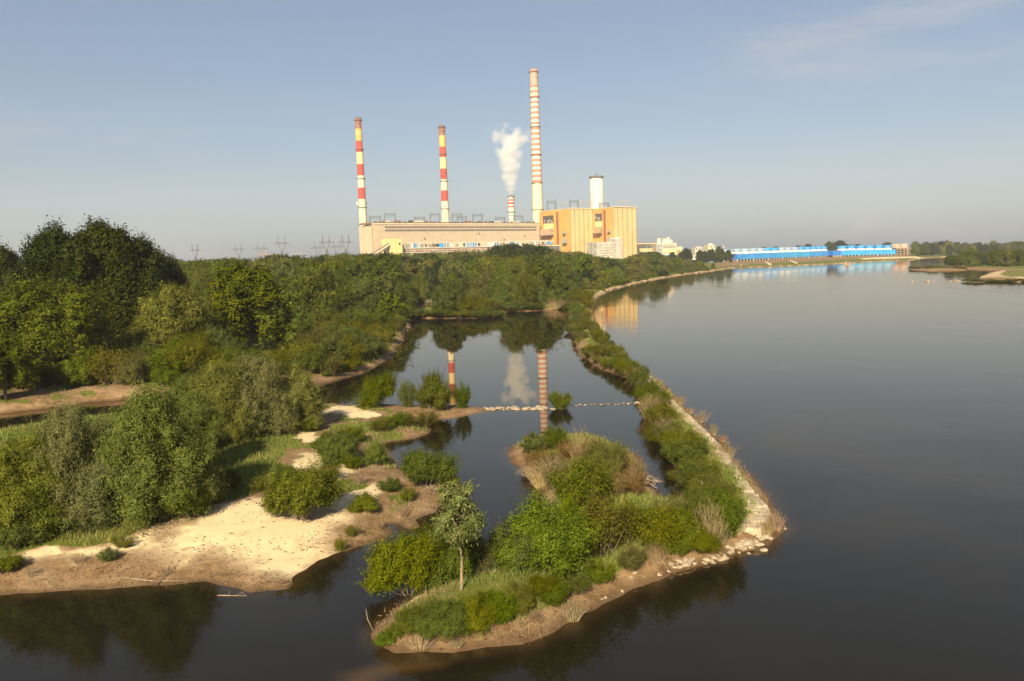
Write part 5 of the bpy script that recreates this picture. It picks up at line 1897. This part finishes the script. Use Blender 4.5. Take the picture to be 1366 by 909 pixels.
def rock(px, py, wpx, label, group, flat=0.55, dark=False):
    p = ground_at(px, py)
    p.z = max(p.z, 0.0)
    s = wpx * p.y / FPX * 0.82
    o = link('rock', (DROCKS if dark else ROCKS)[rnd.randrange(6)])
    o.location = p + Vector((0, 0, s * flat * 0.12))
    o.rotation_euler = (rnd.uniform(-.2, .2), rnd.uniform(-.2, .2), rnd.uniform(0, 6.28))
    o.scale = (s * 1.15, s * rnd.uniform(.7, 1.0), s * flat * rnd.uniform(.8, 1.2))
    return tag(o, label, 'rock', group)


# the weir across the pond
for i in range(72):
    t = i / 71
    px = 646 + t * 92 + rnd.uniform(-2, 2)
    if 690 < px < 697 or 730 < px < 735:
        continue
    rock(px, 546 - 1.0 * t + rnd.uniform(-1.8, 1.8), rnd.choice([4, 5, 6, 8, 10, 12]), 'pale stone in the weir across the pond', 'stones of the pond weir', .38)
for i in range(48):
    t = i / 47
    rock(762 + t * 100 + rnd.uniform(-2, 2), 541.5 - 4.0 * t + rnd.uniform(-1, 1), rnd.uniform(3.0, 6.0) + (3 if t > .85 else 0), 'small stone in the low far part of the pond weir', 'stones of the far weir part', .4, t < .85 and i % 3 > 0)
for i in range(9):
    rock(722 + i * 4.5, 420 + rnd.uniform(-.6, .6), rnd.uniform(2, 4.5), 'dark stone at the far end of the pond', 'stones at the far end of the pond', .4, True)
# named stones round the tip of the groyne
for px, py, w_, lb in [(1019, 735, 13, 'flat pale stone lying alone in the water off the groyne tip'), (999, 739, 9, 'round pale stone in the water, left of the flat one'),
                       (986, 738, 7, 'small stone in the water close to the bank end'), (1011, 727, 15, 'angular pale stone at the water below the groyne paving'),
                       (880, 767, 10, 'round pale stone at the foot of the muddy bank'), (892, 763, 8, 'stone touching the bank, right of the round stone'),
                       (830, 789, 7, 'small pale stone low on the muddy bank'), (847, 765, 10, 'pale stone on the slope above the small stone'), (843, 771, 9, 'long pale stone on the slope, partly sunk'),
                       (858, 770, 6, 'small round stone on the slope'), (808, 798, 8, 'pale stone at the waterline farthest left on the bank'), (897, 736, 13, 'large pale boulder on the grass edge of the bank'),
                       (803, 800, 5, 'tiny stone beside the leftmost waterline stone'), (1047, 706, 9, 'stone at the outermost tip of the groyne')]:
    rock(px, py, w_, lb, 'stones round the groyne tip')
for i in range(42):
    t = rnd.random()
    rock(895 + t * 72 + rnd.uniform(-3, 3), 757 - 10 * t + rnd.uniform(-9, 3), rnd.choice([4, 6, 8, 10, 12, 15]), 'pale rubble stone in the heap along the end of the bank', 'rubble stones at the bank end')
for i in range(34):
    t = rnd.random()
    rock(968 + t * 60, 735 - 15 * t + rnd.uniform(-6, 5), rnd.choice([5, 7, 9, 12, 16]), 'pale rubble stone below the end of the groyne paving', 'rubble stones at the groyne end')
for px, py, w_ in [(1217, 376, 5), (1223, 376.2, 4), (1238, 376.3, 7), (1246, 376, 4), (1268, 376, 6), (1274, 375.6, 4), (1279, 375.8, 6)]:
    rock(px, py, w_, 'distant stone just above the water left of the sandbar', 'stones off the sandbar')
for i in range(60):
    t = (i + rnd.random()) / 60
    px = 800 + 150 * t
    py = 394 - 31.5 * (t ** 0.62)
    rock(px, py + rnd.uniform(-.7, .2), rnd.uniform(1.6, 3.4), 'brownish stone in the riprap along the river edge of the wood', 'riprap stones along the river', .45, i % 3 > 0)
# paved crest of the groyne
cl = [(858, 497), (872, 508), (888, 526), (906, 546), (922, 562), (938, 578), (954, 594), (968, 612), (982, 632), (996, 652), (1008, 668), (1018, 684), (1014, 700), (1008, 716)]
wd = [0.9, 1.0, 1.0, 1.1, 1.2, 1.2, 1.2, 1.2, 1.25, 1.3, 1.35, 1.5, 1.5, 1.1]
P3 = [ground_at(*c_) for c_ in cl]
fine, fw = [], []
for k in range(len(P3) - 1):
    for q in range(8):
        fine.append(P3[k].lerp(P3[k + 1], q / 8))
        fw.append(wd[k] + (wd[k + 1] - wd[k]) * q / 8)
fine.append(P3[-1])
fw.append(wd[-1])
mb = MB()
zs_ = np.maximum(np.array([q.z for q in fine]), 0.55)
zs_ = np.convolve(np.pad(zs_, 6, mode='edge'), np.ones(13) / 13, 'valid')
NS = 5
rows = []
for k, p in enumerate(fine):
    d = (fine[min(k + 1, len(fine) - 1)] - fine[max(k - 1, 0)])
    d.z = 0
    d.normalize()
    nrm = Vector((d.y, -d.x, 0))
    w_ = fw[k] * (0.9 + 0.25 * rnd.random())
    zt = zs_[k] + 0.10 + 0.06 * rnd.random()
    row = []
    for j in range(NS + 2):
        u = (min(max(j - 1, 0), NS - 1) / (NS - 1) - .5) * w_ * 0.85
        q = p + nrm * (u + 0.35)
        z = zt + rnd.uniform(-.04, .04) if 0 < j < NS + 1 else -0.1
        if j == NS + 1:
            q = q + nrm * 0.5
        if j == 0:
            q = q - nrm * 0.15
        row.append(len(mb.v))
        mb.v.append((q.x, q.y, z))
    rows.append(row)
s_ = mb.slot(M['crest'])
for r0, r1 in zip(rows, rows[1:]):
    for j in range(NS + 1):
        mb.f.append((r0[j], r1[j], r1[j + 1], r0[j + 1]))
        mb.mi.append(s_)
mb.f.append(tuple(rows[0]))
mb.mi.append(s_)
mb.f.append(tuple(reversed(rows[-1])))
mb.mi.append(s_)
tag(mb.build('groyne_paving'), 'narrow pale stone paving along the crest of the groyne', 'stone groyne')


def branch(pts, r, label, group=None, twigs=3, mt_='drift'):
    P_ = []
    r *= 0.6
    for px, py, dz in pts:
        q = ground_at(px, py)
        q.z = max(q.z, 0) + dz
        P_.append(q)
    mb = MB()
    mb.tube(P_, [r * (1 - .7 * k / (len(P_) - 1)) for k in range(len(P_))], M[mt_], 6)
    for k in range(twigs):
        t = rnd.uniform(.3, .95)
        i = min(int(t * (len(P_) - 1)), len(P_) - 2)
        a = P_[i].lerp(P_[i + 1], rnd.random())
        mb.tube([a, a + Vector((rnd.uniform(-.5, .5), rnd.uniform(-.5, .5), rnd.uniform(.05, .45)))], [r * .4, r * .1], M[mt_], 4)
    tag(mb.build('driftwood', smooth=True), label, 'driftwood', group)


branch([(163, 772, .05), (205, 777, .06), (250, 776, .04)], .05, 'long pale stick lying on the mud below the sand')
branch([(35, 771, .04), (55, 768, .1)], .045, 'short pale stick on the mud near the left edge')
branch([(60, 777, .05), (72, 785, .04)], .05, 'short slanting stick nearest the water on the left')
branch([(210, 782, .03), (225, 765, .25), (235, 752, .5)], .04, 'thin dark twig standing out of the mud bank', mt_='bark')
branch([(280, 772, .05), (296, 766, .2)], .04, 'dark twig at the right end of the mud bank', mt_='bark')
branch([(290, 795, .02), (330, 796, .03)], .05, 'pale stick floating off the sandy point')
branch([(878, 745, .1), (886, 757, .2), (892, 764, .1)], .06, 'bare pole leaning down the muddy bank by the round stone', None, 0)
branch([(930, 705, .2), (936, 690, .8), (940, 676, 1.2)], .22, 'pale broken stump among the groyne bushes', twigs=5)
branch([(936, 672, 1.1), (946, 684, .9)], .12, 'short pale limb fallen beside the broken stump')
branch([(498, 842, .0), (491, 836, .3), (489, 828, .5)], .035, 'thin dead twig standing in the water left of the islet')
for k in range(9):
    a = rnd.uniform(0, 1)
    branch([(845 + k * 3, 652 - rnd.uniform(0, 8), .3), (862 + k * 2, 650 + rnd.uniform(-6, 4), .5), (872 + rnd.uniform(0, 8), 652 + rnd.uniform(-6, 6), .25)], .08,
           'dry branch in the driftwood pile at the inlet', 'driftwood pile at the inlet')
for k in range(10):
    x = rnd.uniform(705, 745)
    branch([(x, 640 - (x - 705) * .2, .3), (x - 8, 642 + rnd.uniform(-6, 8), .7), (x - 14 + rnd.uniform(-8, 8), 636 + rnd.uniform(-6, 10), .5)], .04, 'dead branch on the left shore of the islet', 'dead branches on the islet')
for k in range(8):
    x = 545 + k * 5
    branch([(x, 408, .5), (x + 12, 404 + rnd.uniform(-3, 2), 1.2), (x + 26, 407 + rnd.uniform(-3, 2), .4)], .2, 'fallen branch on the brown bank behind the pond', 'fallen branches behind the pond')
for k in range(7):
    x = 560 + k * 5
    branch([(x, 664 + rnd.uniform(-6, 4), .3), (x + 10, 660 + rnd.uniform(-6, 4), .5), (x + 20, 664 + rnd.uniform(-4, 4), .2)], .04, 'dead branch below the bush on the small point', 'dead branches on the small point')

# moored pontoons and slip ramps by the cooling cells


def hull(px, py, Lm, Wm, Hm, label, mt_, name='work_barge', cabin=True):
    p = on_z(px, py, 0)
    o = empty(name, (p.x, p.y, 0), label, 'boat', rz=rnd.uniform(.4, .8))
    mb = MB()
    mb.prism([(-Lm / 2, 0), (-Lm * .38, -Wm / 2), (Lm * .38, -Wm / 2), (Lm / 2, 0), (Lm * .38, Wm / 2), (-Lm * .38, Wm / 2)], -.3, Hm, mt_, M['roof_dark'])
    mb.build('hull', o)
    if cabin:
        mb = MB()
        mb.box((-Lm * .12, 0, Hm + .9), (Lm * .25, Wm * .6, 1.8), M['brown_conc'])
        mb.box((-Lm * .12, -Wm * .31, Hm + 1.1), (Lm * .2, .1, .7), M['dark'])
        mb.tube([(Lm * .2, 0, Hm), (Lm * .2, 0, Hm + 3)], .12, M['steel'], 5)
        mb.build('cabin', o)


hull(1130, 353.0, 9, 3.6, .9, 'small brown work boat on the river before the short cooling row', M['brown_conc'])
hull(1004, 356.2, 11, 4, .8, 'rusty red pontoon moored below the long cooling row', M['rust'], 'pontoon', False)
hull(990, 356.5, 8, 4, 1.0, 'smaller rusty pontoon with a cabin beside the mast bank', M['rust'], 'pontoon')
for px0, py0, px1, py1, lb in [(1021, 350.0, 1027, 353.2, 'pale concrete slip ramp on the bank, the left one'), (1054, 348.2, 1062, 351.4, 'pale concrete slip ramp on the bank, the right one')]:
    a, b_ = ground_at(px0, py0), ground_at(px1, py1)
    d = (b_ - a)
    nrm = Vector((-d.y, d.x, 0)).normalized() * 1.6
    mb = MB()
    up = Vector((0, 0, .5))
    dn = Vector((0, 0, -.5))
    A_, B2 = [a + nrm, b_ + nrm, b_ - nrm, a - nrm], None
    n_ = len(mb.v)
    mb.v += [tuple(q + up) for q in A_] + [tuple(q + dn) for q in A_]
    for f in ((3, 2, 1, 0), (4, 5, 6, 7), (0, 1, 5, 4), (1, 2, 6, 5), (2, 3, 7, 6), (3, 0, 4, 7)):
        mb.f.append(f)
        mb.mi.append(mb.slot(M['concrete']))
    tag(mb.build('slip_ramp'), lb, 'ramp')

# ------------------------------------------------------------------ grass
g = np.random.default_rng(11)


def blades(name, sel_w, n, h0, h1, wd_, mat, sd, dryness=None):
    pr = sel_w / sel_w.sum()
    idx = g.choice(len(GX), n, p=pr)
    rr = np.hypot(GX[idx], GY[idx])
    jit = rr * 0.0035
    x = GX[idx] + g.normal(size=n) * jit
    y = GY[idx] + g.normal(size=n) * jit
    z = GZ[idx] - 0.05
    hv = (h0 + (h1 - h0) * g.random(n)) * (0.65 + 0.9 * np.clip(fbm(x, y, 1.6, sd) + .4, 0, 1))
    ww = wd_ * np.clip(rr / 45, 0.8, 4.0) * g.uniform(.7, 1.4, n)
    a = g.uniform(0, 2 * PI, n)
    lean = g.normal(size=(n, 2)) * 0.32 * hv[:, None]
    P = np.stack([x, y, z], 1)
    bx = np.stack([np.cos(a) * ww * .5, np.sin(a) * ww * .5, np.zeros(n)], 1)
    tipv = P + np.stack([lean[:, 0], lean[:, 1], hv], 1)
    V = np.stack([P - bx, P + bx, tipv], 1).reshape(-1, 3)
    cl = np.clip(fbm(x, y, 2.5, sd + 5) * .5 + .5, 0, 1)
    t = np.clip(cl * .65 + g.random(n) * .35, 0, 1)
    if dryness is not None:
        t = np.where(g.random(n) < dryness[idx], 0.98, np.minimum(t, .88))
    return np_mesh(name, V, np.arange(n * 3).reshape(-1, 3), [mat], np.repeat(t, 3))


near_ = (dist < 330)
gw = np.where((grass > 0.45) & near_, grass, 0) * np.where(GY < 330, 1, 0)
dry = np.clip(0.05 + 0.25 * sstep(0.0, 0.5, fbm(GX, GY, 5.0, 88, 3)), 0, 1)
tag(link('grass', blades('grass', gw, 240000, 0.10, 0.40, 0.045, M['grass'], 90, dry)), 'green grass covering the spit, the islet and the pond banks', 'grass', kind='stuff')
lw = np.where((dl > 0.1) & (dist < 85) & (grass < 0.4), 1.0, 0) * (0.35 + sstep(-.2, .4, fbm(GX, GY, 2.0, 99, 3))) * (1 - 0.8 * np.clip(sand, 0, 1))
nl = 3800
ix = g.choice(len(GX), nl, p=lw / lw.sum())
lx_, ly_ = GX[ix] + g.normal(size=nl) * .12, GY[ix] + g.normal(size=nl) * .12
la, ll_ = g.uniform(0, 2 * PI, nl), g.uniform(.08, .45, nl) * np.where(g.random(nl) < .5, .35, 1)
ll_ *= .8
lwd = np.where(ll_ < .13, ll_ * .45, .014)
dx_, dy_ = np.cos(la), np.sin(la)
zz_ = GZ[ix] + 0.012
Vl = np.stack([np.stack([lx_ - dy_ * lwd, ly_ + dx_ * lwd, zz_], 1), np.stack([lx_ + dy_ * lwd, ly_ - dx_ * lwd, zz_], 1),
               np.stack([lx_ + dx_ * ll_, ly_ + dy_ * ll_, zz_ + g.uniform(0, .07, nl)], 1), np.stack([lx_ + dx_ * ll_ * .4, ly_ + dy_ * ll_ * .4, zz_ + .05], 1)], 1).reshape(-1, 3)
Fl = (np.arange(nl)[:, None] * 4 + np.array([[0, 1, 3, 1, 2, 3, 2, 0, 3, 0, 2, 1]])).reshape(-1, 3)
tag(link('litter', np_mesh('litter', Vl, Fl, [M['drift_dark']], np.repeat(g.random(nl), 4))), 'small twigs and pebbles washed up on the mud banks', 'litter', kind='stuff')
edge = np.exp(-((dl - 1.7) / 0.9) ** 2) * near_ * (dist > 20) * (1 - sand) * sstep(-.1, .35, fbm(GX, GY, 4.0, 77, 3))
edge = edge + 0.05 * np.exp(-((dl - 1.5) / 1.0) ** 2) * (DB > 0) * (GX > -15) * near_
tag(link('dry_grass', blades('dry_grass', edge, 30000, 0.07, 0.26, 0.03, M['dry_grass'], 95)), 'dry straw coloured grass along the muddy banks', 'grass', kind='stuff')
print('objects', len(bpy.data.objects))
# ------------------------------------------------------------------ air, sky, sun
SUN_EL, SUN_AZ = R(32), R(191)       # azimuth clockwise from the view direction: behind the camera, to the left
mt, nt, out = new_mat('air')
pv = N(nt, 'ShaderNodeVolumePrincipled')
pv.inputs['Color'].default_value = (0.90, 0.89, 0.98, 1)
pv.inputs['Density'].default_value = 0.00010
pv.inputs['Anisotropy'].default_value = 0.05
L(nt, pv.outputs[0], out.inputs['Volume'])
mb = MB()
mb.box((0, 1700, 160), (9000, 3800, 326), mt)
hz = tag(mb.build('haze'), 'thin summer haze over the river', 'haze', kind='stuff')

w = bpy.data.worlds.new('World')
scene.world = w
w.use_nodes = True
nt = w.node_tree
bg = nt.nodes['Background']
sky = nt.nodes.new('ShaderNodeTexSky')
sky.sky_type = 'NISHITA'
sky.sun_disc = False
sky.sun_elevation = SUN_EL
sky.sun_rotation = SUN_AZ
sky.air_density = 1.0
sky.dust_density = 1.7
sky.ozone_density = 1.2
# thin cirrus
tc = nt.nodes.new('ShaderNodeTexCoord')
mp = nt.nodes.new('ShaderNodeMapping')
mp.inputs['Scale'].default_value = (1.6, 1.6, 9.0)
mp.inputs['Rotation'].default_value = (0, R(9), 0)
L(nt, tc.outputs['Generated'], mp.inputs[0])
n1 = noise_n(nt, mp.outputs[0], 1.7, 7, 0.6)
n2 = noise_n(nt, tc.outputs['Generated'], 2.2, 2, 0.5)
cf = math_n(nt, 'MULTIPLY', math_n(nt, 'MULTIPLY', ramp(nt, n1, 0.48, 0.78), ramp(nt, n2, 0.34, 0.62)), 0.5)
veil = mixc(nt, 0.26, sky.outputs[0], (4.1, 5.3, 7.2))      # thin even cirrostratus
cc = mixc(nt, cf, veil, (6.6, 6.3, 6.1))
L(nt, cc, bg.inputs['Color'])
bg.inputs['Strength'].default_value = 0.0490

sl = bpy.data.lights.new('sun', 'SUN')
sl.energy = 5.0
sl.angle = R(0.5)
sl.color = (1.0, 0.86, 0.62)
so = bpy.data.objects.new('sun', sl)
sd_ = Vector((math.sin(SUN_AZ) * math.cos(SUN_EL), math.cos(SUN_AZ) * math.cos(SUN_EL), math.sin(SUN_EL)))
so.rotation_euler = sd_.to_track_quat('Z', 'Y').to_euler()
so.location = (0, 0, 400)
col.objects.link(so)

vs = scene.view_settings
vs.view_transform = 'Standard'
vs.look = 'None'
vs.exposure = 0.95
vs.gamma = 1.0
vs.use_curve_mapping = False
cy = scene.cycles
cy.use_denoising = True
cy.max_bounces = 8
cy.diffuse_bounces = 2
cy.glossy_bounces = 3
cy.transmission_bounces = 4
cy.volume_bounces = 4
cy.transparent_max_bounces = 8
cy.volume_max_steps = 256
cy.volume_step_rate = 1.0
